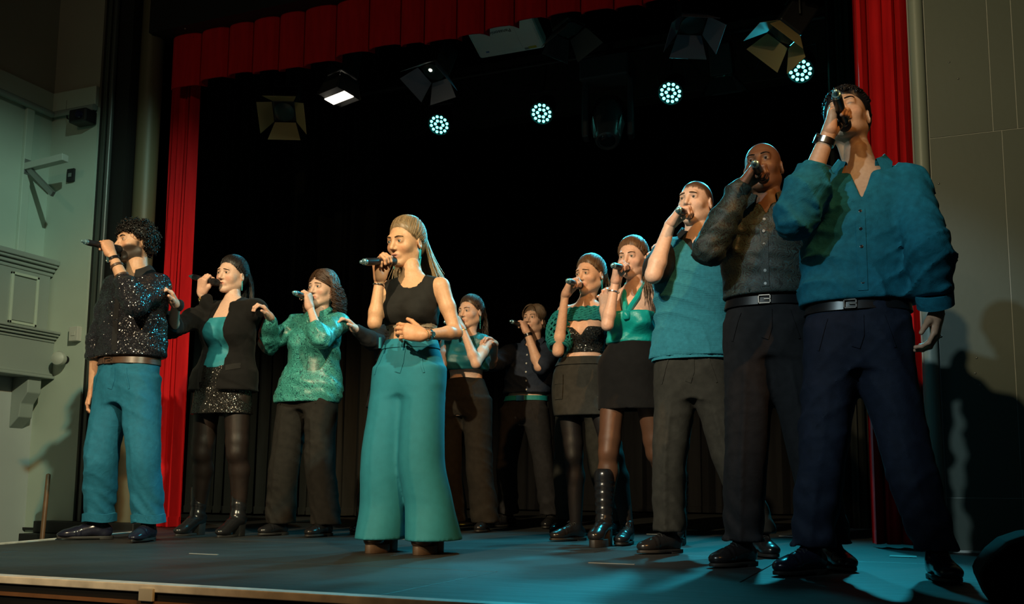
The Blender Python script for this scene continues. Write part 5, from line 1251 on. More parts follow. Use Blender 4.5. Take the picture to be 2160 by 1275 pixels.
def microphone(J, label, tailmat='mic_tail'):
    mouth, ey = J['mic']; o = bpy.data.objects.new('microphone', None); o.empty_display_size = .05
    ey = np.asarray(ey); o.location = mouth
    q = Vector(-ey).to_track_quat('Z', 'Y'); o.rotation_mode = 'QUATERNION'; o.rotation_quaternion = q
    put(o, None, label, 'microphone', 'handheld radio microphones')
    if not MICS:      # local z runs from the grille (0) to the tail
        pr = [(-.012, .004), (-.010, .012), (-.004, .019), (.006, .0238), (.018, .0245), (.030, .0235), (.040, .0205)]
        MICS.append(('grille', MB().lathe(pr, (0, 0, 0), (0, 0, 1), 24).mesh('mic_grille', MATS['mic_grille'], True)))
        MICS.append(('collar_ring', MB().lathe([(.036, .0215), (.036, .0228), (.046, .0225), (.048, .0200)], (0, 0, 0), (0, 0, 1), 24).mesh('mic_ring', MATS['mic_body'], True)))
        MICS.append(('handle', MB().lathe([(.046, .0195), (.070, .0182), (.140, .0172), (.205, .0178), (.212, .0165)], (0, 0, 0), (0, 0, 1), 24).mesh('mic_handle', MATS['mic_body'], True)))
        MICS.append(('tail_cap', MB().lathe([(.211, .0150), (.214, .0160), (.228, .0150), (.230, .0110), (.236, .0090), (.250, .0075), (.253, .0030)], (0, 0, 0), (0, 0, 1), 20).mesh('mic_tail', MATS['mic_tail'], True)))
        MICS.append(('switch', MB().box((-.004, .0165, .105), (.004, .0195, .120)).mesh('mic_switch', MATS['lace'])))
    for nm, me in MICS: put(bpy.data.objects.new(nm, me), o)
    return o
def earring(root, J, sd, mat, kind='drop', L=.055):
    s = -1 if sd == 'R' else 1; p = J['head'] + J['Rh'] @ (np.array([s * .081, .010, -.034]) * J['hs'])
    mb = MB()
    if kind == 'bolt':
        z = p; w = .006
        pts = [(-.2, 0), (.9, 0), (.35, -.42), (1.0, -.42), (-.1, -1), (.15, -.55), (-.6, -.55)]
        mb.prism([(z[0] - .002 + 0 * a, z[1] + a * .011, z[2] + b * L) for a, b in pts], (.004, 0, 0))
    else:
        for i in range(7): mb.lathe([(0, .0015), (.0015, .0042), (.0045, .0042), (.006, .0015)], p + np.array([0, 0, -.008 * i * L / .055]), (0, 0, -1), 8)
        mb.tube([p + np.array([0, 0, .004]), p + np.array([0, 0, -L])], .001, 5)
    mb.tube([p + np.array([0, 0, .006]), p], .001, 5); return mb.obj('earring', mat, root, smooth=False)
def begin(P, label):
    J = joints(P); r = np.array([(J['footR'][0] + J['footL'][0]) / 2, P['Y'], 0.0]); J['rootw'] = r
    for k, v in list(J.items()):
        if isinstance(v, np.ndarray) and v.shape == (3,) and k not in ('rootw',) and not k.startswith('footdir'): J[k] = v - r
    for sd in 'RL': W, a, b, c, p = J['hand' + sd]; J['hand' + sd] = (W - r, a, b, c, p)
    J['root'] = Z3
    root = empty('person', r, label, 'person', 'choir singers standing in a V on the stage')
    return J, root

# ---------------------------------------------------------------- the singers
OLIVE = (.52, .29, .175); FAIR = (.66, .41, .30); PALE = (.70, .47, .36); TAN = (.62, .34, .19); DARK = (.16, .075, .040); EAST = (.55, .34, .22)
M = MATS
def cast():
    # 1 -- curly dark hair, sequinned shirt, teal corduroys
    P = dict(id='P1', sex='m', stackfold=.0075, H=1.84, Y=4.29, head=(283, 516), face=(-19, -1, 0), neck=(291, 580), shR=(243, 606), shL=(334, 604), hipR=(241, 806), hipL=(296, 804), knR=(213, 971, -.06), knL=(303, 971, -.06),
             footR=(186, -.02, -45), footL=(304, -.02, 20), mic=('L', (173, 509), .105, (253, 527)), wrL=(244, 566), elL=(285, 644), wrR=(196, 826, 4.28), tipR=(184, 875, 4.24), backR=(-1, -.3, 0), poseR='relax', elR=(208, 722),
             skin=OLIVE, haircol=(.011, .009, .008), beard=.94, browmat=M['brow_black'], browthick=1.3, hair='curly', seed=1, iris=(.05, .03, .02), jaw=1.02, gaze=(-12, -4), nose=1.2, under=-.012, lipcol=(.36, .15, .11))
    J, r = begin(P, 'man with dark curls and beard in sequinned black shirt and teal corduroy trousers')
    build_body(P, r, J); add_hair(P, r, J); zw = zpx(P, 765)
    s, t = top(P, r, J, 'shirt', M['sequin_black'], .017, zpx(P, 757), None, (1.9, 1.42), neck=(.008, .01, .012), vneck=(.035, .09), blouse=.022, sloff=.020, boxy=.012)
    collar(P, r, J, M['black_cotton'], .072, .034, 30, .05, .034)
    cx = J['chest'][0]
    strip(t, [(cx + .002, z) for z in np.linspace(J['neck'][2] - .13, zw + .05, 10)], M['black_cotton'], 'placket', r, .018)
    W, E = J['wrL'], J['elL']; a, b = E + (W - E) * .30, E + (W - E) * .50
    MB().lathe([(0, .056), (0, .064), (.055, .060), (.055, .045)], a, unit(W - E), 24).obj('cuff', M['black_cotton'], r, smooth=True)
    band(P, r, J, 'belt', M['leather_brown'], zw - .020, zw + .016, .013, .005)
    h = front_pt(t, J['pelvis'][0] - .02, zw + .08)
    trousers(P, r, J, M['teal_corduroy'], zw, (.098, .086, .078), .105, fold=.004, crease=.005, turnup=True)
    buckle(P, r, J, zw, M['leather_brown'], .030, .019, -.03)
    shoes(P, r, J, 'pointed', M['shoe_navy'])
    wrist_band(r, J, 'L', M['watch_dark'], 'watch', .10, .029, .008, .005, .017, M['silver'], (-.4, -1, .1))
    wrist_band(r, J, 'L', M['leather_brown'], 'bracelet', .24, .032, .007); wrist_band(r, J, 'L', M['leather_brown'], 'bracelet', .44, .036, .006)
    microphone(J, 'microphone held by the curly-haired man in the sequinned shirt')
    # 2 -- black velvet blazer, sequinned skirt
    P = dict(id='P2', sex='f', H=1.68, Y=4.92, bw=1.08, head=(488, 583), face=(-2, -4, 3), neck=(492, 634), shR=(440, 657), shL=(540, 652), hipR=(443, 812), hipL=(500, 811), knR=(426, 956, -.02), knL=(500, 956, -.02), lift=.07,
             footR=(404, .0, -4), footL=(490, .0, -2), mic=('L', (401, 583), .10, (459, 597)), wrL=(452, 636), elL=(478, 704), wrR=(372, 644, 4.37), tipR=(336, 572, 4.21), backR=(.5, .2, 1), poseR='over', elR=(362, 695),
             skin=FAIR, haircol=(.016, .011, .009), browmat=M['brow_dark'], hair='half', hang=150, hanglen=.20, seed=2, iris=(.10, .07, .04), fat=1.0, blush=.6, brow=(.005, .003, -.006), lips=.8, under=-.010, arm=1.08)
    J, r = begin(P, 'dark-haired woman in black velvet blazer, teal top and sequinned mini skirt')
    build_body(P, r, J); add_hair(P, r, J); zw = zpx(P, 772); zh = zpx(P, 876)
    top(P, r, J, 'camisole', M['teal_top'], .010, zw - .03, J['crotch'] + .86 * (J['sh_z'] - J['crotch']), fold=.003, hollow=False)
    c = J['chest']; zc0 = zpx(P, 828)
    zn = J['neck'][2]
    s, t = top(P, r, J, 'blazer', M['black_velvet'], .020, zc0, None, (1.95, 1.80), neck=(.006, .01), sloff=.018, flare=.05, fold=.0035, boxy=.018, slots=[Slot(c[0] - .004, [zn + .06, zn - .02, zn - .12, zn - .30, zc0 + .16, zc0 - .05], [.040, .045, .070, .088, .085, .055], c[1] - .02, .06)])
    for sgn in (-1, 1):
        MB().tube([J['neck'] + np.array([sgn * .055, .02, .012]), J['neck'] + np.array([sgn * .072, -.035, -.02]), J['neck'] + np.array([sgn * .074 - .01, -.085, -.09]), J['neck'] + np.array([sgn * .090 - .012, -.105, -.18])], [.012, .018, .017, .008], 8).obj('lapel', M['black_velvet'], r, smooth=True)
    h = front_pt(t, c[0] + .10, zc0 + .13)
    strip(t, [(c[0] + .075 + .012 * i, zc0 + .135 + .003 * i) for i in range(7)], M['black_jersey'], 'pocket_flap', r, .018, .004)
    skirt(P, r, J, M['sequin_skirt'], zw, zh, .010, .014, tight=.0); tights(P, r, J, M['tights_black'], zh + .12, k=1.12)
    shoes(P, r, J, 'heelboot'); earring(r, J, 'L', M['teal_plastic'], L=.06); earring(r, J, 'R', M['teal_plastic'], L=.06)
    wrist_band(r, J, 'L', M['gold'], 'watch', .10, .027, .006, .004, .012, M['gold'], (-.4, -1, .1))
    microphone(J, 'microphone held by the woman in the black velvet blazer')
    # 3 -- teal paisley blouse
    P = dict(id='P3', sex='f', H=1.64, Y=5.19, head=(680, 612), face=(-6, -5, 0), neck=(675, 664), shR=(626, 686), shL=(716, 682), hipR=(625, 828), hipL=(677, 827), knR=(601, 971, -.02), knL=(675, 971, -.02),
             footR=(578, .0, -8), footL=(674, .0, -4), mic=('L', (619, 617), .10, (656, 631)), wrL=(647, 654), elL=(676, 716), wrR=(571, 670, 4.98), tipR=(533, 620, 4.83), backR=(.5, .2, 1), poseR='over', elR=(566, 726),
             skin=FAIR, haircol=(.060, .028, .014), browmat=M['brow_brown'], hair='longcurl', seed=3, iris=(.14, .18, .20), blush=.5, under=-.010, brow=(.004, .004, -.004))
    J, r = begin(P, 'curly brown-haired woman in teal paisley blouse and black trousers')
    build_body(P, r, J); add_hair(P, r, J); zw = zpx(P, 800)
    s, t = top(P, r, J, 'blouse', M['paisley_teal'], .020, zpx(P, 852), None, (1.85, 1.35), neck=(.010, .012, .01), vneck=(.04, .10), sloff=.024, flare=.06, fold=.0055, boxy=.030)
    collar(P, r, J, M['paisley_teal'], .064, .030, 30, .05, .036)
    strip(t, [(J['chest'][0], z) for z in np.linspace(J['neck'][2] - .14, J['crotch'] + .02, 12)], M['paisley_teal'], 'placket', r, .014, .003)
    trousers(P, r, J, M['black_wool'], zw, (.100, .090, .088), .07, crease=.007, inset=-.004); shoes(P, r, J, 'derby', k=.92)
    wrist_band(r, J, 'R', M['gold'], 'bracelet', .10, .027, .003, .002); earring(r, J, 'L', M['teal_plastic'], L=.03)
    microphone(J, 'microphone held by the curly-haired woman in the paisley blouse')
    # 4 -- soloist in front
    P = dict(id='P4', sex='f', hb=.0078, H=1.64, Y=4.15, head=(855, 515), face=(-11, -12, 2), neck=(873, 586), shR=(810, 611), shL=(930, 604), hipR=(836, 786), hipL=(892, 784), knR=(810, 960, -.01), knL=(889, 960, -.01), lift=.08,
             footR=(806, .0, 0), footL=(905, .0, 0), mic=('R', (762, 553), .085, (831, 551)), wrR=(812, 598), elR=(790, 682), wrL=(893, 707, 3.94), tipL=(818, 690, 3.90), backL=(.0, -1, .25), poseL='relax', elL=(962, 702),
             skin=TAN, haircol=(.25, .160, .080), hairtip=(.42, .29, .15), browmat=M['brow_brown'], browthick=1.15, hair='half', hang=260, hanglen=.27, vol=.25, seed=4, iris=(.16, .24, .24), open=.0015, blush=.35, fall=(.06, .06, 0), locks=[(-.85, .35, .20, .0, .0)], under=-.004, lips=1.1, lipcol=(.50, .21, .17), hs=1.02, stackfold=0)
    J, r = begin(P, 'blonde woman in black sleeveless crop top and wide teal trousers standing in front')
    build_body(P, r, J); add_hair(P, r, J); zw = zpx(P, 721); zt = zpx(P, 690)
    s, t = top(P, r, J, 'crop_top', M['black_jersey'], .008, zt, None, (0, 0), neck=(.020, .035, .02), fold=.0020, trap=.72, nz=.02)
    band(P, r, J, 'lace_trim', M['lace_cream'], zt - .014, zt + .012, .006, .003, rib=.01)
    trousers(P, r, J, M['teal_suiting'], zw, (.100, .106, .118), .062, fwd=.058, fold=.0007, hollow=True, crease=.004, inset=-.006)
    band(P, r, J, 'waistband', M['teal_suiting'], zw - .040, zw + .004, .010, .006)
    for dx in (-.095, .02): q = J['pelvis'] + np.array([dx, -.125, 0]); MB().box((q[0] - .005, q[1] - .006, zw - .046), (q[0] + .005, q[1] + .004, zw + .008)).obj('belt_loop', M['teal_suiting'], r)
    shoes(P, r, J, 'platform', M['shoe_brown'], M['sole_brown']); earring(r, J, 'L', M['teal_plastic'], 'bolt', .085); earring(r, J, 'R', M['teal_plastic'], 'bolt', .085)
    wrist_band(r, J, 'L', M['silver'], 'watch', .14, .027, .007, .004, .014, M['silver'], (.1, -1, -.2)); wrist_band(r, J, 'R', M['silver'], 'bracelet', .12, .027, .0025, .002); wrist_band(r, J, 'L', M['gold'], 'bracelet', .02, .027, .0015, .0015)
    microphone(J, 'microphone held by the blonde woman in front')
    # 5 -- half hidden behind the soloist
    P = dict(id='P5', hh=.006, sex='f', H=1.64, Y=5.61, head=(850, 640), face=(-8, -6, 0), neck=(850, 688), shR=(806, 706), shL=(886, 703), hipR=(815, 842), hipL=(862, 841), knR=(790, 985), knL=(862, 985), footR=(766, .0, -4), footL=(866, .0, -4),
             wrR=(752, 696, 5.24), tipR=(706, 653, 5.08), backR=(.3, .2, 1), poseR='drape', elR=(788, 722), wrL=(862, 690, 5.37), tipL=(850, 660, 5.37), backL=(1, 0, 0), poseL='relax', elL=(890, 750), skin=FAIR, haircol=(.075, .036, .017), browmat=M['brow_brown'], hair='half', hang=200, hanglen=.30, seed=5, under=-.010, locks=[(-.9, .1, .30, -.02, -.03)])
    J, r = begin(P, 'long-haired woman in black mostly hidden behind the blonde soloist')
    build_body(P, r, J); add_hair(P, r, J)
    top(P, r, J, 'jacket', M['black_cotton'], .020, zpx(P, 862), None, (1.95, 1.9), neck=(.012, .02), sloff=.018, flare=.05); trousers(P, r, J, M['black_wool'], zpx(P, 820), (.096, .080, .080), .08); shoes(P, r, J, 'derby', k=.92)
    # 6 -- satin crop top
    P = dict(id='P6', hh=.0044, sex='f', hb=.0078, H=1.66, Y=6.30, bw=1.04, head=(992, 661), face=(-12, -6, 0), neck=(990, 706), shR=(940, 727), shL=(1028, 724), hipR=(955, 846), hipL=(1006, 846), knR=(948, 985), knL=(1010, 985), footR=(948, .05, -4), footL=(1018, .0, 8),
             mic=('L', (938, 680), .10), wrL=(972, 706), elL=(1004, 768), wrR=(902, 735, 5.86), tipR=(880, 716, 5.71), backR=(.3, .2, 1), elR=(930, 782), skin=PALE, haircol=(.050, .034, .024), browmat=M['brow_brown'], hair='half', hang=140, hanglen=.20, wavy=.008, vol=.15, seed=6, iris=(.18, .22, .24), under=-.006, arm=1.05, shadow=.45)
    J, r = begin(P, 'pale woman in satin teal sleeveless crop top with one forearm raised')
    build_body(P, r, J); add_hair(P, r, J)
    top(P, r, J, 'crop_top', M['teal_satin_dark'], .016, zpx(P, 784), None, neck=(.012, .012, .01), blouse=.016, fold=.005, trap=.80, boxy=.012)
    trousers(P, r, J, M['black_wool'], zpx(P, 800), (.098, .092, .098), .06, inset=-.004); shoes(P, r, J, 'derby', k=.92); earring(r, J, 'L', M['teal_plastic'], L=.09)
    MB().tube([J['neck'] + np.array([.06 * math.sin(a), -.055 - .03 * math.cos(a), -.03 - .05 * max(0, math.cos(a))]) for a in np.linspace(-1.5, 1.5, 15)], .0015, 5).obj('necklace', M['gold'], r)
    wrist_band(r, J, 'L', M['gold'], 'bracelet', .05, .026, .002, .002)
    microphone(J, 'microphone of the pale woman, hidden behind the soloist\'s arm')
    # 7 -- navy shirt, teal belt
    P = dict(id='P7', hh=.0046, sex='m', stackfold=.0075, H=1.76, Y=7.12, head=(1125, 678), face=(-5, 4, 0), neck=(1126, 724), shR=(1083, 744), shL=(1164, 744), hipR=(1083, 868), hipL=(1130, 868), knR=(1070, 985, -.05), knL=(1147, 985, -.03), footR=(1060, -.02, -30), footL=(1159, .0, 5),
             mic=('L', (1077, 678), .10, (1113, 691)), wrL=(1111, 711), elL=(1137, 775), wrR=(1044, 726, 6.38), tipR=(1012, 701, 6.2), backR=(.2, .3, 1), elR=(1036, 768), skin=FAIR, haircol=(.115, .072, .042), browmat=M['brow_brown'], hair='curtain', seed=7, under=-.012, iris=(.12, .12, .10))
    J, r = begin(P, 'young man with parted brown hair in navy shirt and teal belt at the back')
    build_body(P, r, J); add_hair(P, r, J); zw = zpx(P, 842)
    s, t = top(P, r, J, 'shirt', M['navy_shirt'], .018, zpx(P, 832), None, (.85, .85), neck=(.008, .01, .012), vneck=(.035, .07), blouse=.010, sloff=.022, fold=.004, boxy=.012); collar(P, r, J, M['navy_shirt'], .070, .03, 32, .045, .034)
    buttons(t, r, [(J['chest'][0], z) for z in np.linspace(J['neck'][2] - .11, zw + .06, 5)], M['button_pale'], .007)
    band(P, r, J, 'belt', M['teal_web'], zw - .020, zw + .018, .013, .005); buckle(P, r, J, zw, M['silver'], .034, .022, .0, solid=True)
    trousers(P, r, J, M['charcoal_wool'], zw, (.100, .080, .076), .10); shoes(P, r, J, 'derby'); wrist_band(r, J, 'L', M['watch_dark'], 'watch', .08, .029, .011, .004)
    microphone(J, 'microphone held by the young man in the navy shirt at the back')
    # 8 -- crochet sleeves
    P = dict(id='P8', sex='f', hb=.0078, H=1.66, Y=5.51, head=(1244, 583), face=(-18, -7, 0), neck=(1237, 638), shR=(1190, 659), shL=(1285, 657), hipR=(1198, 801), hipL=(1252, 800), knR=(1210, 962, -.02), knL=(1296, 965, -.10), footR=(1200, .02, -30), footL=(1318, -.20, 2),
             mic=('R', (1196, 592), .10, (1224, 603)), wrR=(1201, 634), elR=(1177, 742), wrL=(1291, 620, 5.36), tipL=(1277, 600, 5.17), backL=(-.2, .4, 1), elL=(.3, .5, -1), skin=FAIR, haircol=(.115, .066, .035), hairtip=(.14, .08, .04), browmat=M['brow_brown'], hair='half', hang=200, hanglen=.22, wavy=.006, seed=8, iris=(.20, .20, .16), under=-.004, lipcol=(.42, .07, .07), brow=(.004, .003, -.005))
    J, r = begin(P, 'woman with teal crochet sleeves, black sequinned bustier and cargo mini skirt')
    build_body(P, r, J); add_hair(P, r, J); zw = zpx(P, 757); zh = zpx(P, 880)
    top(P, r, J, 'bustier', M['sequin_bustier'], .007, zpx(P, 748), J['crotch'] + .74 * (J['sh_z'] - J['crotch']), fold=.0, hollow=False, slots=[Slot(J['chest'][0], [J['crotch'] + .64 * (J['sh_z'] - J['crotch']), J['crotch'] + .80 * (J['sh_z'] - J['crotch'])], [0, .075], J['chest'][1])])
    crochet(P, r, J)
    s, t = skirt(P, r, J, M['grey_wool'], zw, zh, .020, .014)
    band(P, r, J, 'waistband', M['grey_wool'], zw - .045, zw + .003, .013, .006)
    px = J['pelvis'][0] - .135
    strip(t, [(px + .004 + .012 * i, zw - .135) for i in range(6)], M['grey_wool'], 'pocket_flap', r, .028, .010); strip(t, [(px + .008 + .011 * i, zw - .20) for i in range(6)], M['grey_wool'], 'cargo_pocket', r, .055, .006)
    tights(P, r, J, M['tights_dark'], zh + .12); shoes(P, r, J, 'derby', k=.98); earring(r, J, 'R', M['teal_plastic'], L=.06); earring(r, J, 'L', M['teal_plastic'], L=.06)
    microphone(J, 'microphone held by the woman with crochet sleeves')
    # hidden singer behind the crochet sleeves
    P = dict(id='P13', hh=.006, sex='m', H=1.66, Y=6.41, head=(1256, 622), face=(-10, 2, 0), neck=(1256, 668), shR=(1222, 690), shL=(1292, 690), hipR=(1205, 846), hipL=(1258, 846), knR=(1192, 990), knL=(1266, 990), footR=(1186, .0, -15), footL=(1294, .0, 0),
             wrR=(1240, 745, 6.24), tipR=(1250, 715, 6.16), backR=(-1, 0, 0), elR=(-.3, .2, -1), wrL=(1288, 700, 6.01), tipL=(1270, 665, 5.81), backL=(0, .4, 1), elL=(.3, .4, -1), skin=FAIR, haircol=(.03, .02, .014), browmat=M['brow_dark'], hair='short', seed=13, under=-.012)
    J, r = begin(P, 'person in grey trousers almost hidden behind the woman with crochet sleeves')
    build_body(P, r, J); add_hair(P, r, J)
    top(P, r, J, 'shirt', M['black_cotton'], .016, zpx(P, 838), None, (1.9, 1.9), neck=(.01, .01), sloff=.018); trousers(P, r, J, M['grey_wool'], zpx(P, 826), (.094, .078, .074), .09); shoes(P, r, J, 'derby', k=.95)
    # 9 -- satin halter
    P = dict(id='P9', sex='f', hb=.0078, H=1.68, Y=5.25, head=(1334, 548), face=(-8, -8, 0), neck=(1340, 608), shR=(1279, 630), shL=(1392, 624), hipR=(1298, 782), hipL=(1358, 781), knR=(1284, 955, -.08), knL=(1384, 955, .08), lift=.08, footR=(1268, -.16, -3), footL=(1430, .20, 3),
             mic=('R', (1291, 560), .085, (1322, 567)), wrR=(1310, 602), elR=(1281, 686), wrL=(1400, 524, 4.88), tipL=(1382, 509, 4.68), backL=(-.2, .4, 1), elL=(.5, .4, -1), skin=FAIR, haircol=(.125, .064, .031), hairtip=(.16, .085, .04), browmat=M['brow_brown'], hair='half', hang=120, hanglen=.34, wavy=.007, locks=[(.9, .15, .36, .03, -.07), (-.9, .15, .30, -.03, -.05)], seed=9, iris=(.22, .20, .15), under=-.004, lips=1.1)
    J, r = begin(P, 'tall woman in shiny teal halter top and black velvet shorts')
    build_body(P, r, J); add_hair(P, r, J); zw = zpx(P, 724); zh = zpx(P, 866)
    ztop = J['crotch'] + .77 * (J['sh_z'] - J['crotch'])
    s, t = top(P, r, J, 'halter_top', M['teal_satin'], .011, zw - .006, ztop, fold=.006, hollow=False, waves=((12, 10, 30), (20, 16, 18)))
    k = front_pt(t, J['chest'][0], ztop - .03); kp = k[0] if k else J['chest']
    for q in (-1, 1):
        e = J['neck'] + np.array([q * .050, .0, .025]); m1 = kp * .45 + e * .55 + np.array([q * .012, -.022, -.005])
        MB().tube([kp + np.array([0, -.006, -.005]), kp * .75 + e * .25 + np.array([q * .004, -.014, 0]), m1, e, J['neck'] + np.array([q * .02, .062, .035])], [.014, .018, .017, .013, .010], 8).obj('halter_strap', M['teal_satin'], r, smooth=True)
    f = Field(kp - .06, kp + .06, .004); f.add(Ell(kp + np.array([0, -.006, 0]), (.024, .016, .028)), .01); f.noise(.002, ((90, 60, 120),), 3); MB().obj
    V, Fq = f.mesh(); fobj('knot', V, Fq, M['teal_satin'], r)
    skirt(P, r, J, M['black_velvet'], zw + .004, zh, .010, .014, name='shorts', fold=.003); tights(P, r, J, M['tights_tan'], zh + .12)
    shoes(P, r, J, 'platformboot'); earring(r, J, 'L', M['teal_plastic'], L=.085); wrist_band(r, J, 'R', M['silver'], 'bracelet', .22, .032, .0025, .002)
    microphone(J, 'microphone held by the woman in the satin halter top')
    # 10 -- knitted vest
    P = dict(id='P10', sex='m', H=1.84, Y=4.71, head=(1466, 431), face=(-13, 1, 0), neck=(1470, 498), shR=(1408, 531), shL=(1537, 527), hipR=(1432, 786), hipL=(1494, 786), knR=(1413, 962, -.04), knL=(1538, 962, .0), footR=(1394, .0, -35), footL=(1612, .02, 25),
             mic=('R', (1429, 443), .10, (1455, 454)), wrR=(1428, 478), elR=(1378, 581), wrL=(1534, 470, 4.28), tipL=(1517, 445, 4.08), backL=(0, .4, 1), elL=(.4, .5, -1), skin=PALE, haircol=(.075, .040, .022), scalp=.9, browmat=M['brow_brown'], browthick=1.2, hair='buzz', seed=10, iris=(.12, .10, .07), under=-.012, brow=(.004, .003, -.004), blush=.2)
    J, r = begin(P, 'man with buzz cut in teal knitted vest over a black polo shirt')
    build_body(P, r, J); add_hair(P, r, J)
    top(P, r, J, 'polo_shirt', M['black_cotton'], .010, J['crotch'] + .2, None, (.72, .72), neck=(.006, .006, .01), vneck=(.02, .05), fold=.002, sloff=.018); collar(P, r, J, M['black_cotton'], .068, .034, 26, .040, .032, open_=-.004)
    zh = zpx(P, 757)
    s, t = top(P, r, J, 'knitted_vest', M['teal_knit'], .024, zh, None, (0, 0), neck=(.028, .02, .02), vneck=(.062, .085), blouse=.010, fold=.004, trap=.95, boxy=.010, h=.0065)
    band(P, r, J, 'ribbed_hem', M['teal_knit'], zh - .012, zh + .045, .022, .006, 150, rib=.012)
    trousers(P, r, J, M['grey_wool'], zpx(P, 742), (.104, .084, .078), .105, crease=.011); shoes(P, r, J, 'derby')
    microphone(J, 'microphone held by the man in the knitted vest')
    # 11 -- bald man in patterned shirt
    P = dict(id='P11', sex='m', stackfold=.0075, H=1.78, Y=4.09, head=(1609, 357), face=(-4, 4, -4), neck=(1621, 425), shR=(1545, 460), shL=(1696, 453), hipR=(1587, 695), hipL=(1656, 694), knR=(1574, 945, -.03), knL=(1706, 945, .02), footR=(1549, -.02, -30), footL=(1764, .02, 25),
             mic=('R', (1590, 343), .10, (1611, 378)), wrR=(1566, 424), elR=(1495, 528), wrL=(1718, 364, 3.99), tipL=(1690, 354, 3.79), backL=(0, .3, 1), elL=(.5, .5, -1), skin=DARK, haircol=(.01, .008, .007), browmat=M['brow_black'], hair='none', scalp=.12, seed=11, iris=(.03, .02, .015), under=-.012, lips=1.35, lipcol=(.17, .065, .05), handtint=(1.1, 1.05, 1.05), nose=.9)
    J, r = begin(P, 'bald man in dark paisley shirt with black belt')
    build_body(P, r, J); zw = zpx(P, 641)
    s, t = top(P, r, J, 'shirt', M['paisley_dark'], .017, zpx(P, 631), None, (1.95, 1.92), neck=(.008, .01, .012), vneck=(.03, .06), blouse=.010, sloff=.019, fold=.0045, boxy=.008); collar(P, r, J, M['paisley_dark'], .072, .036, 30, .05, .036)
    strip(t, [(J['chest'][0], z) for z in np.linspace(J['neck'][2] - .10, zw + .05, 12)], M['paisley_dark'], 'placket', r, .016, .003)
    buttons(t, r, [(J['chest'][0], z) for z in np.linspace(J['neck'][2] - .11, zw + .06, 6)], M['button_pale'], .006)
    band(P, r, J, 'belt', M['leather_black'], zw - .022, zw + .014, .013, .005); buckle(P, r, J, zw, M['silver'], .026, .019, .0)
    trousers(P, r, J, M['charcoal_wool'], zw, (.104, .088, .078), .10, crease=.010); shoes(P, r, J, 'derby')
    microphone(J, 'microphone held by the bald man in the paisley shirt')
    # 12 -- front right, teal shirt
    P = dict(id='P12', sex='m', stackfold=.0075, H=1.86, Y=3.82, head=(1786, 252), face=(-8, 14, -6), neck=(1818, 360), shR=(1722, 398), shL=(1912, 396), hipR=(1767, 708), hipL=(1849, 708), knR=(1737, 950, -.03), knL=(1909, 950, .0), footR=(1690, -.02, -35), footL=(1984, -.03, 14),
             mic=('R', (1762, 193), .10, (1783, 268)), wrR=(1762, 345), elR=(1680, 455), wrL=(1976, 664, 3.78), tipL=(1972, 735, 3.74), backL=(1, -.2, 0), poseL='relax', elL=(1958, 520), skin=EAST, haircol=(.009, .009, .011), browmat=M['brow_black'], browthick=1.1, hair='short', seed=12, closed=True, under=-.012, nose=.8)
    J, r = begin(P, 'black-haired man in loose teal shirt and navy trousers at the right')
    build_body(P, r, J); add_hair(P, r, J); zw = zpx(P, 652)
    s, t = top(P, r, J, 'shirt', M['teal_linen'], .022, zpx(P, 645), None, (1.45, 1.72), neck=(.010, .012, .014), vneck=(.045, .13), blouse=.016, sloff=.028, fold=.0065, boxy=.014)
    collar(P, r, J, M['teal_linen'], .076, .038, 40, .06, .040, open_=.006)
    strip(t, [(J['chest'][0], z) for z in np.linspace(J['neck'][2] - .19, zw + .04, 12)], M['teal_linen'], 'placket', r, .017, .003)
    buttons(t, r, [(J['chest'][0], z) for z in np.linspace(J['neck'][2] - .20, zw + .07, 5)], M['button_dark'], .006)
    for sd, q in (('R', .40), ('L', .68)):
        W, E = J['wr' + sd], J['el' + sd]; MB().lathe([(0, .058), (0, .066), (.05, .064), (.05, .045)], E + (W - E) * q, unit(W - E), 24).obj('cuff', M['teal_linen'], r, smooth=True)
    band(P, r, J, 'belt', M['leather_black'], zw - .022, zw + .012, .013, .005); buckle(P, r, J, zw, M['silver'], .024, .018, -.02)
    trousers(P, r, J, M['navy_cotton'], zw, (.108, .088, .078), .10, fold=.0045, crease=.005); shoes(P, r, J, 'derby', M['shoe_navy'])
    wrist_band(r, J, 'R', M['silver'], 'watch', .10, .031, .011, .005, .019, M['watch_dark'], (-1, -.4, .3)); wrist_band(r, J, 'L', M['silver'], 'ring', -.33, .008, .003, .002)
    microphone(J, 'microphone held by the man in the loose teal shirt')

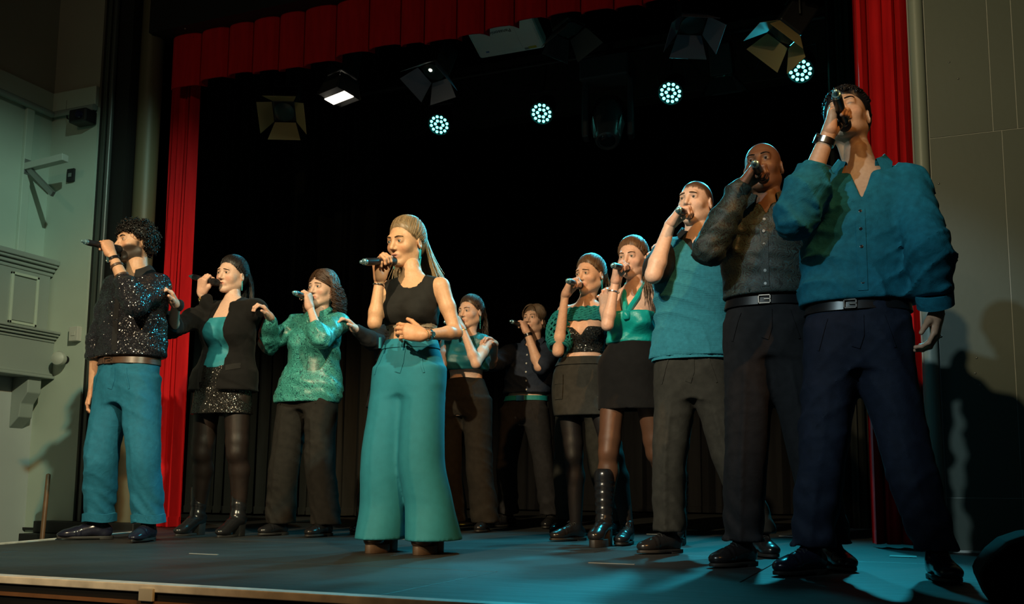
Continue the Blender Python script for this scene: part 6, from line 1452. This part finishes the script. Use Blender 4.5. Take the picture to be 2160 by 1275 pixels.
def buckle(P, root, J, z, mat, w, h, dx, solid=False):
    st = Stack(torso_rows(J, P, 0, -.12, 1.0)); cx, cy, a, b, wv = [float(q) for q in st.at(np.array(z))]; y = cy - (b + .020); x = cx + dx; mb = MB(); z = z - .003
    if solid: mb.box((x - w, y - .006, z - h), (x + w, y + .004, z + h))
    else:
        for lo, hi in (((-w, -h), (-w + .006, h)), ((w - .006, -h), (w, h)), ((-w, -h), (w, -h + .006)), ((-w, h - .006), (w, h)), ((-.003, -.003), (w, .003))): mb.box((x + lo[0], y - .005, z + lo[1]), (x + hi[0], y + .003, z + hi[1]))
    return mb.obj('buckle', mat, root, bevel=.0012)
def crochet(P, root, J):
    """open crochet: crossing yarns around a puffed sleeve, and a yoke across the chest"""
    for sd in 'RL':
        S, E, W = J['sh' + sd], J['el' + sd], J['wr' + sd]; mb = MB()
        a0 = S + (E - S) * .25; a1 = S + (E - S) * .93
        if sd == 'R': a0, a1 = S + (E - S) * .12, S + (E - S) * .90
        d = unit(a1 - a0); L = np.linalg.norm(a1 - a0); u = unit(np.cross(d, (0, 1, .2))); v = np.cross(d, u)
        rad = lambda t: .058 + .030 * math.sin(math.pi * min(1, max(0, t))) ** .8
        for fam in (-1, 1):
            for k in range(13):
                pts = []
                for t in np.linspace(0, 1, 18):
                    a = 2 * math.pi * k / 13 + fam * t * 2.6; rr = rad(t) + .003 * math.sin(40 * t + k + fam); pts.append(a0 + d * L * t + (u * math.cos(a) + v * math.sin(a)) * rr)
                mb.tube(pts, .0058, 5)
        for t in (0, .06, .12, .88, .94, 1):
            mb.tube([a0 + d * L * t + (u * math.cos(a) + v * math.sin(a)) * rad(t) for a in np.linspace(0, 2 * math.pi, 25)], .0085, 5, cap=False)
        mb.obj('crochet_sleeve', MATS['teal_yarn'], root, smooth=True)
    tr = None; st = Stack(torso_rows(J, P, .012)); mb = MB()
    z0 = J['crotch'] + .84 * (J['sh_z'] - J['crotch'])
    for i in range(7):
        z = z0 + i * .0125; cx, cy, a, b, w = [float(q) for q in st.at(np.array(z))]
        mb.tube([(cx + (a + .02) * math.sin(t), cy - (b + .004) * math.cos(t) + .0, z + .003 * math.sin(22 * t + i * 1.5)) for t in np.linspace(-1.35, 1.35, 40)], .0068, 5)
    for k in range(16):
        t = -1.3 + 2.6 * k / 15; pts = []
        for i in range(7):
            z = z0 + i * .0125; cx, cy, a, b, w = [float(q) for q in st.at(np.array(z))]; pts.append((cx + (a + .02) * math.sin(t), cy - (b + .004) * math.cos(t), z))
        mb.tube(pts, .0050, 5)
    mb.obj('crochet_yoke', MATS['teal_yarn'], root, smooth=True)
cast()
